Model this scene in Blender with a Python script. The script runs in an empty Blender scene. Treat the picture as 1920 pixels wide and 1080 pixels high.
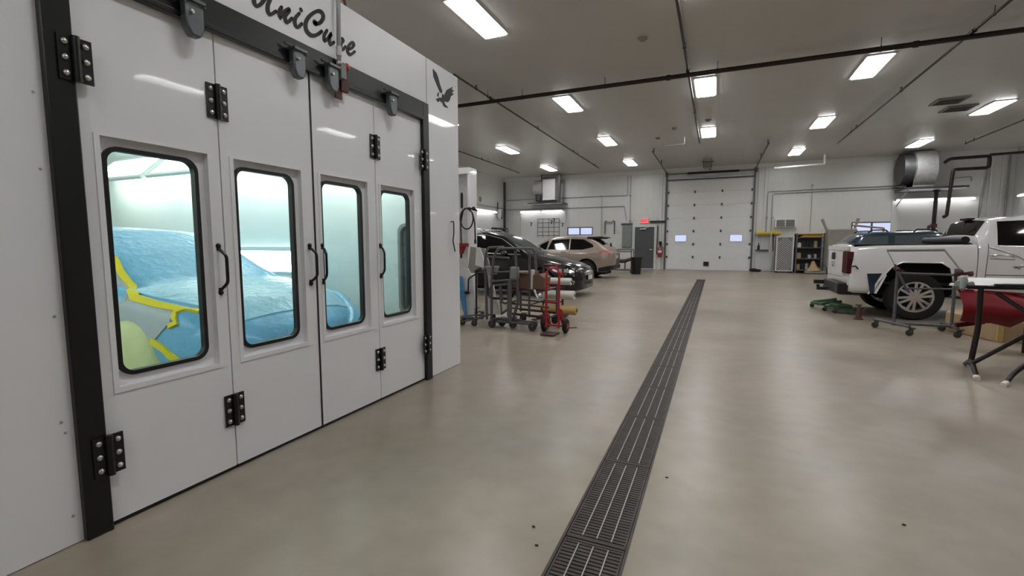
import bpy, math, random
from mathutils import Vector, Matrix
random.seed(7)
PI = math.pi
S = bpy.context.scene
col = S.collection

# ------------------------------------------------------------------ camera
cd = bpy.data.cameras.new('camera'); cam = bpy.data.objects.new('camera', cd); col.objects.link(cam)
cam.location = (0, 0, 1.3)
cam.rotation_euler = (math.radians(90 - 5.44), 0, math.radians(23.56))
cd.sensor_fit = 'HORIZONTAL'; cd.sensor_width = 36; cd.lens = 36 * 872 / 1920
cd.clip_start = 0.05; cd.clip_end = 200
S.camera = cam
# ------------------------------------------------------------------ daylight outside the windows
w = bpy.data.worlds.new('World'); S.world = w; w.use_nodes = True
bg = w.node_tree.nodes['Background']; bg.inputs[0].default_value = (0.62, 0.66, 1.0, 1); bg.inputs[1].default_value = 1.15
# ------------------------------------------------------------------ exposure
S.view_settings.view_transform = 'Standard'; S.view_settings.look = 'None'
S.view_settings.gamma = 1; S.view_settings.use_curve_mapping = False
S.view_settings.exposure = 0.0
LAMP = 32.0        # emission of the ceiling fixtures
STRIP = 9.0       # emission of the wall strip lights
BOOTH = 8.5       # emission of the booth's own lights

# ------------------------------------------------------------------ materials
def srgb(h):
    c = [int(h[i:i+2], 16) / 255 for i in (0, 2, 4)]
    return tuple((x / 12.92 if x <= .04045 else ((x + .055) / 1.055) ** 2.4) for x in c) + (1,)
MATS = {}
def mat(name, color, rough=.5, metal=0, noise=.06, scale=6, bump=0, spec=.5, coat=0, trans=0, emit=0, alpha=1, bscale=None):
    if name in MATS: return MATS[name]
    m = bpy.data.materials.new(name); m.use_nodes = True; nt = m.node_tree; b = nt.nodes['Principled BSDF']
    c = srgb(color) if isinstance(color, str) else color
    b.inputs['Roughness'].default_value = rough; b.inputs['Metallic'].default_value = metal
    b.inputs['Specular IOR Level'].default_value = spec; b.inputs['Coat Weight'].default_value = coat
    b.inputs['Coat Roughness'].default_value = .06
    b.inputs['Transmission Weight'].default_value = trans; b.inputs['Alpha'].default_value = alpha
    b.inputs['Base Color'].default_value = c
    if emit:
        b.inputs['Emission Color'].default_value = c; b.inputs['Emission Strength'].default_value = emit
    elif noise or bump:
        tc = nt.nodes.new('ShaderNodeTexCoord'); n = nt.nodes.new('ShaderNodeTexNoise')
        n.inputs['Scale'].default_value = scale; n.inputs['Detail'].default_value = 4
        nt.links.new(tc.outputs['Object'], n.inputs['Vector'])
        if noise:
            r = nt.nodes.new('ShaderNodeValToRGB')
            r.color_ramp.elements[0].position = .3; r.color_ramp.elements[1].position = .7
            r.color_ramp.elements[0].color = tuple(x * (1 - noise) for x in c[:3]) + (1,)
            r.color_ramp.elements[1].color = tuple(min(1, x * (1 + noise)) for x in c[:3]) + (1,)
            nt.links.new(n.outputs['Fac'], r.inputs[0]); nt.links.new(r.outputs[0], b.inputs['Base Color'])
        if bump:
            n2 = nt.nodes.new('ShaderNodeTexNoise'); n2.inputs['Scale'].default_value = bscale or scale * 3
            nt.links.new(tc.outputs['Object'], n2.inputs['Vector'])
            bp = nt.nodes.new('ShaderNodeBump'); bp.inputs['Strength'].default_value = bump; bp.inputs['Distance'].default_value = .02
            nt.links.new(n2.outputs['Fac'], bp.inputs['Height']); nt.links.new(bp.outputs[0], b.inputs['Normal'])
    MATS[name] = m
    return m
M = {}
def D(k, *a, **kw): M[k] = mat(k, *a, **kw)
D('booth_white', 'eeeef0', rough=.3, noise=.02, scale=2, coat=.45)
MATS['booth_white'].node_tree.nodes['Principled BSDF'].inputs['Coat Roughness'].default_value = .035
D('black_frame', '0c0c0e', rough=.35, noise=.1)
D('hinge_black', '0e0e10', rough=.35)
D('bolt', 'c8c8c4', rough=.3, metal=.9)
D('rubber', '0c0e10', rough=.5)
D('latch_grey', '6c7072', rough=.4, metal=.7)
D('sign_black', '1b1416', rough=.5, noise=0)
D('eagle_green', '20281e', rough=.6, noise=.3, scale=60)
D('white_paint', 'd2d2cf', rough=.4, noise=.03)
D('white_gloss', 'd9d9d8', rough=.2, noise=.01, coat=.5)
D('pipe_dark', '2e2624', rough=.45, metal=.4)
D('pipe_grey', '8c8c8a', rough=.4, metal=.5)
D('conduit', '9b9b99', rough=.4, metal=.4)
D('red_pipe', '7a1c18', rough=.5)
D('yellow_paint', 'd6b820', rough=.5)
D('galv', 'c4c6c6', rough=.35, metal=.5, noise=.12, scale=8)
D('galv_dark', '58595a', rough=.45, metal=.6)
D('door_grey', '4c4f50', rough=.5)
D('panel_grey', '7d817f', rough=.5)
D('door_white', 'e4e4e2', rough=.4, noise=.02)
D('dark', '111112', rough=.7)
D('black_plastic', '141516', rough=.45)
D('cart_grey', '5e5c60', rough=.5, metal=.3, noise=.15, scale=20)
D('cart_maroon', '4c2a2a', rough=.55, noise=.2, scale=20)
D('caster', '3c3a38', rough=.6)
D('red_metal', 'b0242c', rough=.4)
D('cardboard', '6e5444', rough=.8, noise=.1)
D('carton', 'aa9070', rough=.8, noise=.08)
D('paper_white', 'd8d4cc', rough=.8)
D('paper_tan', 'c8aa6c', rough=.8)
D('primer_white', 'c9c9c7', rough=.45, noise=.08, scale=12)
D('blue_film', '3f7fae', rough=.35, noise=.25, scale=10)
D('truck_white', 'e2dfde', rough=.18, noise=.01, coat=.8)
D('van_black', '08090a', rough=.2, noise=.05, coat=.4)
D('tan_paint', 'a3948a', rough=.28, metal=.4, noise=.03, coat=.8)
D('suv_blue', '2a3d4a', rough=.22, metal=.3, coat=.8)
D('tint_glass', '08090b', rough=.05, noise=0, spec=.6)
D('mid_glass', '474e50', rough=.12, noise=0, spec=.7)
D('tire', '0d0d0e', rough=.75, noise=.2, scale=30)
D('chrome', 'e2e2e4', rough=.25, metal=.75, noise=.02)
D('alloy', '8e9092', rough=.25, metal=.9)
D('tail_red', '481618', rough=.6, spec=.15, noise=.15)
D('tail_bright', 'b87070', rough=.2, coat=.6, noise=.2, scale=20)
D('lens', 'b8bcc0', rough=.1, metal=.5, noise=.3, scale=25)
D('trim_dark', '1c1c1d', rough=.5)
D('wrap_blue', '6fb2d8', rough=.25, noise=.07, scale=4, bump=.5, bscale=14)
D('wrap_pale', '8fc6e0', rough=.25, noise=.06, scale=4, bump=.5, bscale=14)
D('tape_yellow', 'ead620', rough=.6)
D('bag_yellow', 'd8dca4', rough=.6, bump=.4)
D('fender_grey', 'a9b0b6', rough=.4)
D('booth_in', 'ccd6d2', rough=.35, noise=.01)
D('green_metal', '3a5838', rough=.4, noise=.2, scale=15)
D('rust_red', '522a24', rough=.6)
D('drain_iron', '403935', rough=.5, metal=.4, noise=.25, scale=9)
D('drain_rod', 'a8a59c', rough=.4, metal=.6)
D('drain_dark', '1a1816', rough=.9)
D('exit_red', 'e0625c', rough=.6, emit=.9)
D('ext_red', 'a01818', rough=.3, coat=.5)
D('beige', '8e8a80', rough=.5)
D('table_leg', '2a1d1d', rough=.4, metal=.3)
D('red_cloth', '700818', rough=.3, coat=.4)
D('wood_yellow', 'b58a3a', rough=.7)
D('lamp', (.985, .99, 1, 1), emit=LAMP)
D('strip', (1, 1, .99, 1), emit=STRIP)
D('booth_lamp', (.97, 1, .975, 1), emit=BOOTH)
g = bpy.data.materials.new('clear_glass'); g.use_nodes = True; M['glass'] = g      # thin pane: clear, with a Fresnel sheen
nt_ = g.node_tree; nt_.nodes.remove(nt_.nodes['Principled BSDF'])
t_ = nt_.nodes.new('ShaderNodeBsdfTransparent'); t_.inputs[0].default_value = (.965, .985, .975, 1)
gg = nt_.nodes.new('ShaderNodeBsdfGlossy'); gg.inputs['Roughness'].default_value = .02
lw_ = nt_.nodes.new('ShaderNodeLayerWeight'); lw_.inputs[0].default_value = .5
pw_ = nt_.nodes.new('ShaderNodeMath'); pw_.operation = 'POWER'; pw_.inputs[1].default_value = 4; nt_.links.new(lw_.outputs['Facing'], pw_.inputs[0])
fr_ = nt_.nodes.new('ShaderNodeMath'); fr_.operation = 'MULTIPLY_ADD'; fr_.inputs[1].default_value = .5; fr_.inputs[2].default_value = .025; nt_.links.new(pw_.outputs[0], fr_.inputs[0])
mx_ = nt_.nodes.new('ShaderNodeMixShader')
nt_.links.new(fr_.outputs[0], mx_.inputs[0]); nt_.links.new(t_.outputs[0], mx_.inputs[1]); nt_.links.new(gg.outputs[0], mx_.inputs[2])
nt_.links.new(mx_.outputs[0], nt_.nodes['Material Output'].inputs[0])

def floor_material():
    m = bpy.data.materials.new('polished_concrete'); m.use_nodes = True; nt = m.node_tree; b = nt.nodes['Principled BSDF']
    N = nt.nodes.new; L = nt.links.new
    tc = N('ShaderNodeTexCoord')
    def noise(s, d=5, dist=0):
        n = N('ShaderNodeTexNoise'); n.inputs['Scale'].default_value = s; n.inputs['Detail'].default_value = d
        n.inputs['Distortion'].default_value = dist; L(tc.outputs['Object'], n.inputs['Vector']); return n
    def ramp(src, a, ca, b_, cb):
        r = N('ShaderNodeValToRGB'); r.color_ramp.elements[0].position = a; r.color_ramp.elements[0].color = ca
        r.color_ramp.elements[1].position = b_; r.color_ramp.elements[1].color = cb; L(src, r.inputs[0]); return r
    a = ramp(noise(.6, 4, .15).outputs['Fac'], .3, srgb('92887b'), .7, srgb('b0a698'))
    bb = ramp(noise(1.7, 4, .2).outputs['Fac'], .3, (.86, .855, .84, 1), .7, (1, 1, 1, 1))
    cc = ramp(noise(.23, 3).outputs['Fac'], .35, (.895, .89, .88, 1), .65, (1, 1, 1, 1))
    dd = ramp(noise(7, 1).outputs['Fac'], .08, (.5, .48, .46, 1), .13, (1, 1, 1, 1))
    prev = a.outputs[0]
    ee = ramp(noise(6, 6, 0).outputs['Fac'], .35, (.9, .9, .895, 1), .65, (1, 1, 1, 1))
    ff = ramp(noise(.9, 2).outputs['Fac'], .35, (1, .97, .93, 1), .65, (.97, .985, 1, 1))
    for r in (bb, cc, dd, ee, ff):
        mx = N('ShaderNodeMix'); mx.data_type = 'RGBA'; mx.blend_type = 'MULTIPLY'; mx.inputs[0].default_value = 1
        L(prev, mx.inputs[6]); L(r.outputs[0], mx.inputs[7]); prev = mx.outputs[2]
    L(prev, b.inputs['Base Color'])
    rr = ramp(noise(1.2, 4, .1).outputs['Fac'], .25, (.27, .27, .27, 1), .8, (.38, .38, .38, 1)); L(rr.outputs[0], b.inputs['Roughness'])
    b.inputs['Specular IOR Level'].default_value = .5
    return m
M['floor'] = floor_material()
def ribbed(name, color, axis, period, rough=.4, width=.06):
    """painted steel liner sheet: fine seams every period metres, as bump"""
    m = bpy.data.materials.new(name); m.use_nodes = True; nt = m.node_tree; b = nt.nodes['Principled BSDF']
    N = nt.nodes.new; L = nt.links.new
    tc = N('ShaderNodeTexCoord'); sp = N('ShaderNodeSeparateXYZ'); L(tc.outputs['Object'], sp.inputs[0])
    mu = N('ShaderNodeMath'); mu.operation = 'MULTIPLY'; mu.inputs[1].default_value = 1 / period; L(sp.outputs[axis], mu.inputs[0])
    fr = N('ShaderNodeMath'); fr.operation = 'FRACT'; L(mu.outputs[0], fr.inputs[0])
    cp = N('ShaderNodeMath'); cp.operation = 'LESS_THAN'; cp.inputs[1].default_value = width; L(fr.outputs[0], cp.inputs[0])
    bp = N('ShaderNodeBump'); bp.inputs['Strength'].default_value = .6; bp.inputs['Distance'].default_value = .01
    L(cp.outputs[0], bp.inputs['Height']); L(bp.outputs[0], b.inputs['Normal'])
    n = N('ShaderNodeTexNoise'); n.inputs['Scale'].default_value = .8; n.inputs['Detail'].default_value = 5
    L(tc.outputs['Object'], n.inputs['Vector'])
    r = N('ShaderNodeValToRGB'); c = srgb(color)
    r.color_ramp.elements[0].position = .3; r.color_ramp.elements[1].position = .7
    r.color_ramp.elements[0].color = tuple(x * .95 for x in c[:3]) + (1,); r.color_ramp.elements[1].color = c
    L(n.outputs['Fac'], r.inputs[0]); L(r.outputs[0], b.inputs['Base Color'])
    b.inputs['Roughness'].default_value = rough
    return m
M['wall'] = ribbed('wall_liner', 'd3d3cf', 0, .3)
M['wall_side'] = ribbed('wall_liner_side', 'd3d3cf', 1, .3)
M['ceiling'] = ribbed('ceiling_liner', 'c6c3be', 0, .9, rough=.33, width=.03)

# ------------------------------------------------------------------ mesh helpers
class MB:
    def __init__(s): s.v = []; s.f = []; s.mi = []; s.cur = 0
    def add(s, vs, fs):
        o = len(s.v); s.v += [tuple(v) for v in vs]; s.f += [tuple(i + o for i in f) for f in fs]; s.mi += [s.cur] * len(fs); return s
    def box(s, a, b, mtx=None):
        x0, y0, z0 = a; x1, y1, z1 = b
        x0, x1 = min(x0, x1), max(x0, x1); y0, y1 = min(y0, y1), max(y0, y1); z0, z1 = min(z0, z1), max(z0, z1)
        v = [Vector(p) for p in ((x0,y0,z0),(x1,y0,z0),(x1,y1,z0),(x0,y1,z0),(x0,y0,z1),(x1,y0,z1),(x1,y1,z1),(x0,y1,z1))]
        if mtx: v = [mtx @ p for p in v]
        return s.add(v, [(0,3,2,1),(4,5,6,7),(0,1,5,4),(1,2,6,5),(2,3,7,6),(3,0,4,7)])
    def bar(s, p, q, w_, h_=None, up=(0, 0, 1)):
        p, q = Vector(p), Vector(q); d = (q - p); L = d.length; d.normalize(); u = Vector(up)
        if abs(d.dot(u)) > .98: u = Vector((1, 0, 0))
        sd = d.cross(u).normalized(); u2 = sd.cross(d)
        m = Matrix((( d.x, sd.x, u2.x, p.x), (d.y, sd.y, u2.y, p.y), (d.z, sd.z, u2.z, p.z), (0, 0, 0, 1)))
        h_ = h_ or w_
        return s.box((0, -w_/2, -h_/2), (L, w_/2, h_/2), m)
    def tube(s, pts, r, n=10, caps=True):
        pts = [Vector(p) for p in pts]; rs = r if isinstance(r, (list, tuple)) else [r] * len(pts)
        rings = []; prev = None
        for i, p in enumerate(pts):
            d = (pts[min(i+1, len(pts)-1)] - pts[max(i-1, 0)]).normalized()
            if prev is None:
                a = Vector((0, 0, 1)) if abs(d.z) < .9 else Vector((1, 0, 0)); u = d.cross(a).normalized()
            else:
                u = (prev - d * prev.dot(d)).normalized()
            prev = u; v_ = d.cross(u)
            rings.append([p + (u * math.cos(t) + v_ * math.sin(t)) * rs[i] for t in [2*PI*k/n for k in range(n)]])
        vs = [q for r_ in rings for q in r_]; fs = []
        for i in range(len(pts)-1):
            for k in range(n):
                fs.append((i*n+k, i*n+(k+1)%n, (i+1)*n+(k+1)%n, (i+1)*n+k))
        if caps:
            fs.append(tuple(range(n-1, -1, -1))); fs.append(tuple((len(pts)-1)*n+k for k in range(n)))
        return s.add(vs, fs)
    def round_tube(s, pts, r, rad=.05, n=10, seg=4):
        P_ = [Vector(p) for p in pts]; out = [P_[0]]
        for i in range(1, len(P_)-1):
            a, b, c = P_[i-1], P_[i], P_[i+1]; u = (a-b); v_ = (c-b)
            t = min(rad, u.length*.45, v_.length*.45); u.normalize(); v_.normalize()
            p0, p1 = b+u*t, b+v_*t
            for k in range(seg+1):
                q = k/seg; out.append((1-q)**2*p0 + 2*q*(1-q)*b + q*q*p1)
        out.append(P_[-1])
        return s.tube(out, r, n)
    def lathe(s, prof, c, axis='z', n=32, closed=False):
        """prof: (radius, along-axis) pairs around an axis through c"""
        def T(x, y, z):
            if axis == 'z': return (c[0]+x, c[1]+y, c[2]+z)
            if axis == 'y': return (c[0]+y, c[1]+z, c[2]+x)
            return (c[0]+z, c[1]+x, c[2]+y)
        vs = [T(r*math.cos(2*PI*k/n), r*math.sin(2*PI*k/n), h) for r, h in prof for k in range(n)]
        fs = []; m = len(prof)
        for i in range(m if closed else m-1):
            j = (i+1) % m
            for k in range(n): fs.append((i*n+k, i*n+(k+1)%n, j*n+(k+1)%n, j*n+k))
        if not closed:
            if prof[0][0] > 1e-6: fs.append(tuple(range(n-1, -1, -1)))
            if prof[-1][0] > 1e-6: fs.append(tuple((m-1)*n+k for k in range(n)))
        return s.add(vs, fs)
    def ball(s, c, r, n=12, sc=(1, 1, 1)):
        k = n//2; vs = [(c[0], c[1], c[2]-r*sc[2])]; fs = []
        for i in range(1, k):
            t = -PI/2 + PI*i/k
            for j in range(n): vs.append((c[0]+r*sc[0]*math.cos(t)*math.cos(2*PI*j/n), c[1]+r*sc[1]*math.cos(t)*math.sin(2*PI*j/n), c[2]+r*sc[2]*math.sin(t)))
        vs.append((c[0], c[1], c[2]+r*sc[2]))
        for j in range(n): fs.append((0, 1+(j+1)%n, 1+j))
        for i in range(k-2):
            for j in range(n): fs.append((1+i*n+j, 1+i*n+(j+1)%n, 1+(i+1)*n+(j+1)%n, 1+(i+1)*n+j))
        for j in range(n): fs.append((1+(k-2)*n+j, 1+(k-2)*n+(j+1)%n, len(vs)-1))
        return s.add(vs, fs)
    def prism(s, poly, a, b, plane='xz'):
        """poly in the plane, extruded from a to b along the third axis"""
        def T(u, v_, w_):
            return {'xz': (u, w_, v_), 'yz': (w_, u, v_), 'xy': (u, v_, w_)}[plane]
        n = len(poly); vs = [T(u, v_, a) for u, v_ in poly] + [T(u, v_, b) for u, v_ in poly]
        fs = [tuple(range(n)), tuple(range(2*n-1, n-1, -1))] + [(i, i+n, (i+1)%n+n, (i+1)%n) for i in range(n)]
        return s.add(vs, fs)
    def grid(s, rows, flip=False):
        nr, nc = len(rows), len(rows[0]); vs = [p for r in rows for p in r]; fs = []
        for i in range(nr-1):
            for j in range(nc-1):
                q = (i*nc+j, i*nc+j+1, (i+1)*nc+j+1, (i+1)*nc+j); fs.append(q[::-1] if flip else q)
        return s.add(vs, fs)

def origin(p):
    while p is not None and p.parent is not None: p = p.parent
    return Vector(p.location) if p is not None else Vector((0, 0, 0))
def finish(name, me, mats, parent=None, smooth=40, bevel=0, recalc=True):
    if not isinstance(mats, (list, tuple)): mats = [mats]
    for m in mats: me.materials.append(M[m] if isinstance(m, str) else m)
    import bmesh
    if recalc:
        bm = bmesh.new(); bm.from_mesh(me); bmesh.ops.recalc_face_normals(bm, faces=bm.faces); bm.to_mesh(me); bm.free()
    if smooth:
        me.polygons.foreach_set('use_smooth', [True]*len(me.polygons)); me.set_sharp_from_angle(angle=math.radians(smooth))
    o = bpy.data.objects.new(name, me); col.objects.link(o)
    if parent is not None: o.parent = parent
    if bevel:
        b = o.modifiers.new('bevel', 'BEVEL'); b.width = bevel; b.segments = 2; b.limit_method = 'ANGLE'; b.angle_limit = math.radians(40)
    return o
def obj(name, mb, mats, parent=None, world=False, smooth=40, bevel=0, recalc=True):
    """one mesh object; world=True when the coordinates are the place's own"""
    me = bpy.data.meshes.new(name); v = mb.v
    if world:
        L = origin(parent); v = [(a-L.x, b-L.y, c-L.z) for a, b, c in v]
    me.from_pydata(v, [], mb.f); me.update()
    me.polygons.foreach_set('material_index', mb.mi)
    return finish(name, me, mats, parent, smooth, bevel, recalc)
def tag(o, label=None, cat=None, group=None, kind=None):
    if label: o['label'] = label
    if cat: o['category'] = cat
    if group: o['group'] = group
    if kind: o['kind'] = kind
    return o
def thing(name, label, cat, loc=(0, 0, 0), rz=0, group=None):
    o = bpy.data.objects.new(name, None); o.empty_display_size = .1; col.objects.link(o)
    o.location = loc; o.rotation_euler = (0, 0, rz); return tag(o, label, cat, group)
def top(name, mb, mats, label, cat, loc, group=None, **kw):
    """a thing that is one mesh, origin at loc, mesh written in world coordinates"""
    me = bpy.data.meshes.new(name); me.from_pydata([(a-loc[0], b-loc[1], c-loc[2]) for a, b, c in mb.v], [], mb.f); me.update()
    me.polygons.foreach_set('material_index', mb.mi)
    o = finish(name, me, mats, None, **kw); o.location = loc
    return tag(o, label, cat, group)
def struct(name, mb, mats, **kw):
    o = obj(name, mb, mats, **kw); o['kind'] = 'structure'; return o
def dup(root, loc, label=None, group=None, rz=None):
    r = root.copy(); col.objects.link(r); r.location = loc
    if rz is not None: r.rotation_euler = (0, 0, rz)
    if label: r['label'] = label
    if group: r['group'] = group
    for ch in list(root.children):
        c = ch.copy(); col.objects.link(c); c.parent = r
        for g_ in list(ch.children):
            d = g_.copy(); col.objects.link(d); d.parent = c
    return r
def plate(loops, th, mapf):
    """flat sheet with holes: loops[0] is the outline, the rest are holes; returns an MB"""
    cu = bpy.data.curves.new('tmp', 'CURVE'); cu.dimensions = '2D'; cu.fill_mode = 'BOTH'; cu.extrude = th/2
    for lp in loops:
        sp = cu.splines.new('POLY'); sp.points.add(len(lp)-1); sp.use_cyclic_u = True
        for p, (u, v_) in zip(sp.points, lp): p.co = (u, v_, 0, 1)
    ob = bpy.data.objects.new('tmp', cu); col.objects.link(ob)
    me = bpy.data.meshes.new_from_object(ob.evaluated_get(bpy.context.evaluated_depsgraph_get()))
    mb = MB(); mb.add([mapf(*v.co) for v in me.vertices], [tuple(p.vertices) for p in me.polygons])
    bpy.data.objects.remove(ob); bpy.data.curves.remove(cu); bpy.data.meshes.remove(me)
    return mb
def rect(u0, v0, u1, v1): return [(u0, v0), (u1, v0), (u1, v1), (u0, v1)]
def rrect(u0, v0, u1, v1, r, n=7):
    out = []
    for cx, cy, a in ((u1-r, v0+r, -PI/2), (u1-r, v1-r, 0), (u0+r, v1-r, PI/2), (u0+r, v0+r, PI)):
        for k in range(n+1):
            t = a + PI/2*k/n; out.append((cx+r*math.cos(t), cy+r*math.sin(t)))
    return out
def circ(u, v, r, n=16): return [(u+r*math.cos(2*PI*k/n), v+r*math.sin(2*PI*k/n)) for k in range(n)]
def onx(x0): return lambda u, v, w_: (x0+w_, u, v)        # sheet facing x
def ony(y0): return lambda u, v, w_: (u, y0-w_, v)        # sheet facing y
def ribbon(pts, wd, flat=.5):
    """brush stroke outline of varying width along pts in the plane -> closed polygon"""
    # resample by Catmull-Rom
    P_ = [pts[0]] + list(pts) + [pts[-1]]; c = []
    for i in range(1, len(P_)-2):
        for k in range(6):
            t = k/6; a, b, d, e = P_[i-1], P_[i], P_[i+1], P_[i+2]
            c.append(tuple(.5*((2*b[j])+(-a[j]+d[j])*t+(2*a[j]-5*b[j]+4*d[j]-e[j])*t*t+(-a[j]+3*b[j]-3*d[j]+e[j])*t**3) for j in (0, 1)))
    c.append(P_[-1]); L, R = [], []; n = len(c)
    for i, p in enumerate(c):
        q, r = c[max(i-1, 0)], c[min(i+1, n-1)]; dx, dy = r[0]-q[0], r[1]-q[1]; l = math.hypot(dx, dy) or 1
        # a brush held at an angle: strokes running down are thick, rising ones thin
        ww = wd*.5*(.55+.45*abs(dy*.8-dx*.6)/l)
        if i in (0, n-1): ww *= .6
        L.append((p[0]-dy/l*ww, p[1]+dx/l*ww)); R.append((p[0]+dy/l*ww, p[1]-dx/l*ww))
    return L, R

# ================================================================== THE ROOM
CEIL = 5.0; XL, XR, YB, YF = -11.3, 10.6, -8.0, 24.8
DX0, DX1, DY1 = -.58, -.29, 18.3     # trench
mb = MB()
mb.box((XL-.2, YB-.2, -.15), (DX0, YF+.2, 0)).box((DX1, YB-.2, -.15), (XR+.2, YF+.2, 0)).box((DX0, DY1, -.15), (DX1, YF+.2, 0))
struct('floor', mb, 'floor', smooth=0)
struct('ceiling', MB().box((XL-.2, YB-.2, CEIL), (XR+.2, YF+.2, CEIL+.15)), 'ceiling', smooth=0)
GX0, GX1, GZ = -2.3, 1.52, 4.5
far = plate([rect(XL-.1, -.1, XR+.1, CEIL), rect(-7.5, 1.76, -6.08, 2.2), rect(5.42, 1.76, 6.9, 2.24),
             rect(GX0, 0, GX1, GZ), rect(-3.92, 0, -2.83, 2.22)], .2, ony(YF+.1))
struct('wall_far', far, 'wall', smooth=0)
struct('wall_left', MB().box((XL-.2, YB-.1, 0), (XL, YF, CEIL)), 'wall_side', smooth=0)
struct('wall_right', MB().box((XR, YB-.1, 0), (XR+.2, YF, CEIL)), 'wall_side', smooth=0)
struct('wall_back', MB().box((XL, YB-.2, 0), (XR, YB, CEIL)), 'wall', smooth=0)
struct('trim_1', MB().box((XL+.02, YF-.07, CEIL-.2), (XR-.02, YF, CEIL-.14)).box((XL+.02, YF-.1, CEIL-.14), (XR-.02, YF, CEIL)), 'white_paint')
struct('trim_2', MB().box((XL, -2, CEIL-.1), (XL+.06, YF-.12, CEIL)), 'white_paint')
struct('trim_3', MB().box((XL+.005, YF-.14, 0), (XL+.1, YF-.005, CEIL-.2)), 'galv_dark')
for i, x in enumerate((-2.62, -2.48, 1.72, 1.98, 9.86, 10.2)):
    struct('trim_%d' % (i+4), MB().box((x, YF-.05, 0), (x+.07, YF, CEIL-.2)), 'white_paint')
# strip-lit work bays: lighter flat panels let onto the walls
struct('trim_10', MB().box((-10.26, YF-.04, 0), (-7.6, YF, 3.18)), 'white_gloss', bevel=.01)
struct('trim_11', MB().box((6.8, YF-.04, 0), (9.6, YF, 3.22)), 'white_gloss', bevel=.01)
struct('trim_12', MB().box((XL, 20.9, 0), (XL+.04, 23.4, 3.05)), 'white_gloss', bevel=.01)
struct('trim_13', MB().box((XR-.04, 20.5, 0), (XR, 24.2, 3.15)), 'white_gloss', bevel=.01)
# windows
for i, (x0, x1, z0, z1) in enumerate(((-7.5, -6.08, 1.76, 2.2), (5.42, 6.9, 1.76, 2.24))):
    xm = (x0+x1)/2
    o = struct('window_%d' % (i+1), plate([rect(x0, z0, x1, z1), rect(x0+.05, z0+.04, xm-.03, z1-.05), rect(xm+.03, z0+.04, x1-.05, z1-.05)], .06, ony(YF+.03)), 'door_grey', smooth=0)
    obj('window_pane', MB().box((x0+.03, YF+.02, z0+.02), (x1-.03, YF+.03, z1-.02)), 'glass', o, world=True)
# grey door
o = struct('door_1', MB().box((-3.86, YF-.02, .02), (-2.89, YF+.04, 2.16)), 'door_grey', bevel=.004)
obj('door_frame', plate([rect(-3.98, 0, -2.77, 2.28), rect(-3.86, -.0, -2.89, 2.165)], .06, ony(YF-.01)), 'white_paint', o, world=True)
obj('door_handle', MB().tube([(-2.98, YF-.02, 1.0), (-2.98, YF-.08, 1.0)], .012).tube([(-2.97, YF-.08, 1.0), (-3.12, YF-.08, 1.0)], .012), 'chrome', o, world=True)
c = obj('door_closer', MB().box((-3.6, YF-.1, 2.02), (-3.3, YF-.02, 2.09)).bar((-3.4, YF-.08, 2.1), (-3.15, YF-.14, 2.14), .02), 'galv', o, world=True)
# garage door
gd = bpy.data.objects.new('door_2', None); col.objects.link(gd); gd['kind'] = 'structure'
mbp = MB()
n = 7; hs = (GZ-.03)/n
holes = {2: [(-1.88, 1.42, -1.36, 1.72), (.62, 1.42, 1.14, 1.72)]}
for i in range(n):
    z0, z1 = .01+i*hs, .01+(i+1)*hs-.008
    lo = [rect(GX0+.005, z0, GX1-.005, z1)]
    if i == 2:
        lo += [rrect(*h, .04, 3) for h in holes[2]]
    q = plate(lo, .05, ony(YF+.05)); mbp.add(q.v, q.f)
    mbp.box((GX0+.01, YF+.05, z1-.005), (GX1-.01, YF+.07, z1+.012))
me = obj('door_section', mbp, 'door_white', gd, smooth=0)
for h in holes[2]:
    f_ = obj('window_frame', plate([rrect(h[0]-.03, h[1]-.03, h[2]+.03, h[3]+.03, .06, 3), rrect(h[0], h[1], h[2], h[3], .04, 3)], .03, ony(YF+.02)), 'white_paint', gd)
    obj('pane', MB().box((h[0]-.01, YF+.05, h[1]-.01), (h[2]+.01, YF+.056, h[3]+.01)), 'glass', f_)
for i in range(1, 7):
    for x in (-1.03, .2):
        if i < 8: obj('hinge', MB().box((x-.035, YF, i*hs-.06), (x+.035, YF+.025, i*hs+.06)).tube([(x-.04, YF, i*hs), (x+.04, YF, i*hs)], .014, 8), 'galv_dark', gd)
    for x in (GX0+.04, GX1-.04):
        obj('roller', MB().box((x-.04, YF-.02, i*hs-.05), (x+.04, YF+.03, i*hs+.05)), 'galv_dark', gd)
obj('bottom_latch', MB().box((-.52, YF-.01, .2), (-.28, YF+.03, .42)), 'black_plastic', gd)
for s_, x in ((-1, GX0-.05), (1, GX1+.05)):
    obj('track', MB().box((x-.03, YF-.09, 0), (x+.03, YF-.03, GZ+.05)), 'galv_dark', gd)
    obj('horizontal_track', MB().round_tube([(x, YF-.06, GZ), (x, YF-.12, 4.78), (x, 18.8, 4.8)], .028, .25, 6), 'galv_dark', gd)
    obj('track_hanger', MB().bar((x, 19.2, 4.8), (x, 19.2, 5.0), .04), 'galv_dark', gd)
    obj('track_hanger', MB().bar((x, 22, 4.8), (x, 22, 5.0), .04), 'galv_dark', gd)
obj('header_seal', MB().box((GX0-.05, YF-.06, GZ-.09), (GX1+.05, YF-.01, GZ-.02)), 'galv_dark', gd)
obj('torsion_bar', MB().tube([(GX0-.1, YF-.14, 4.72), (GX1+.12, YF-.14, 4.72)], .02), 'galv_dark', gd)
obj('torsion_spring', MB().tube([(-1.4, YF-.14, 4.72), (.88, YF-.14, 4.72)], .045), 'dark', gd)
for x in (GX0-.06, GX1+.07):
    obj('spring_bracket', MB().box((x-.06, YF-.2, 4.62), (x+.06, YF-.002, 4.82)), 'galv_dark', gd)
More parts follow.
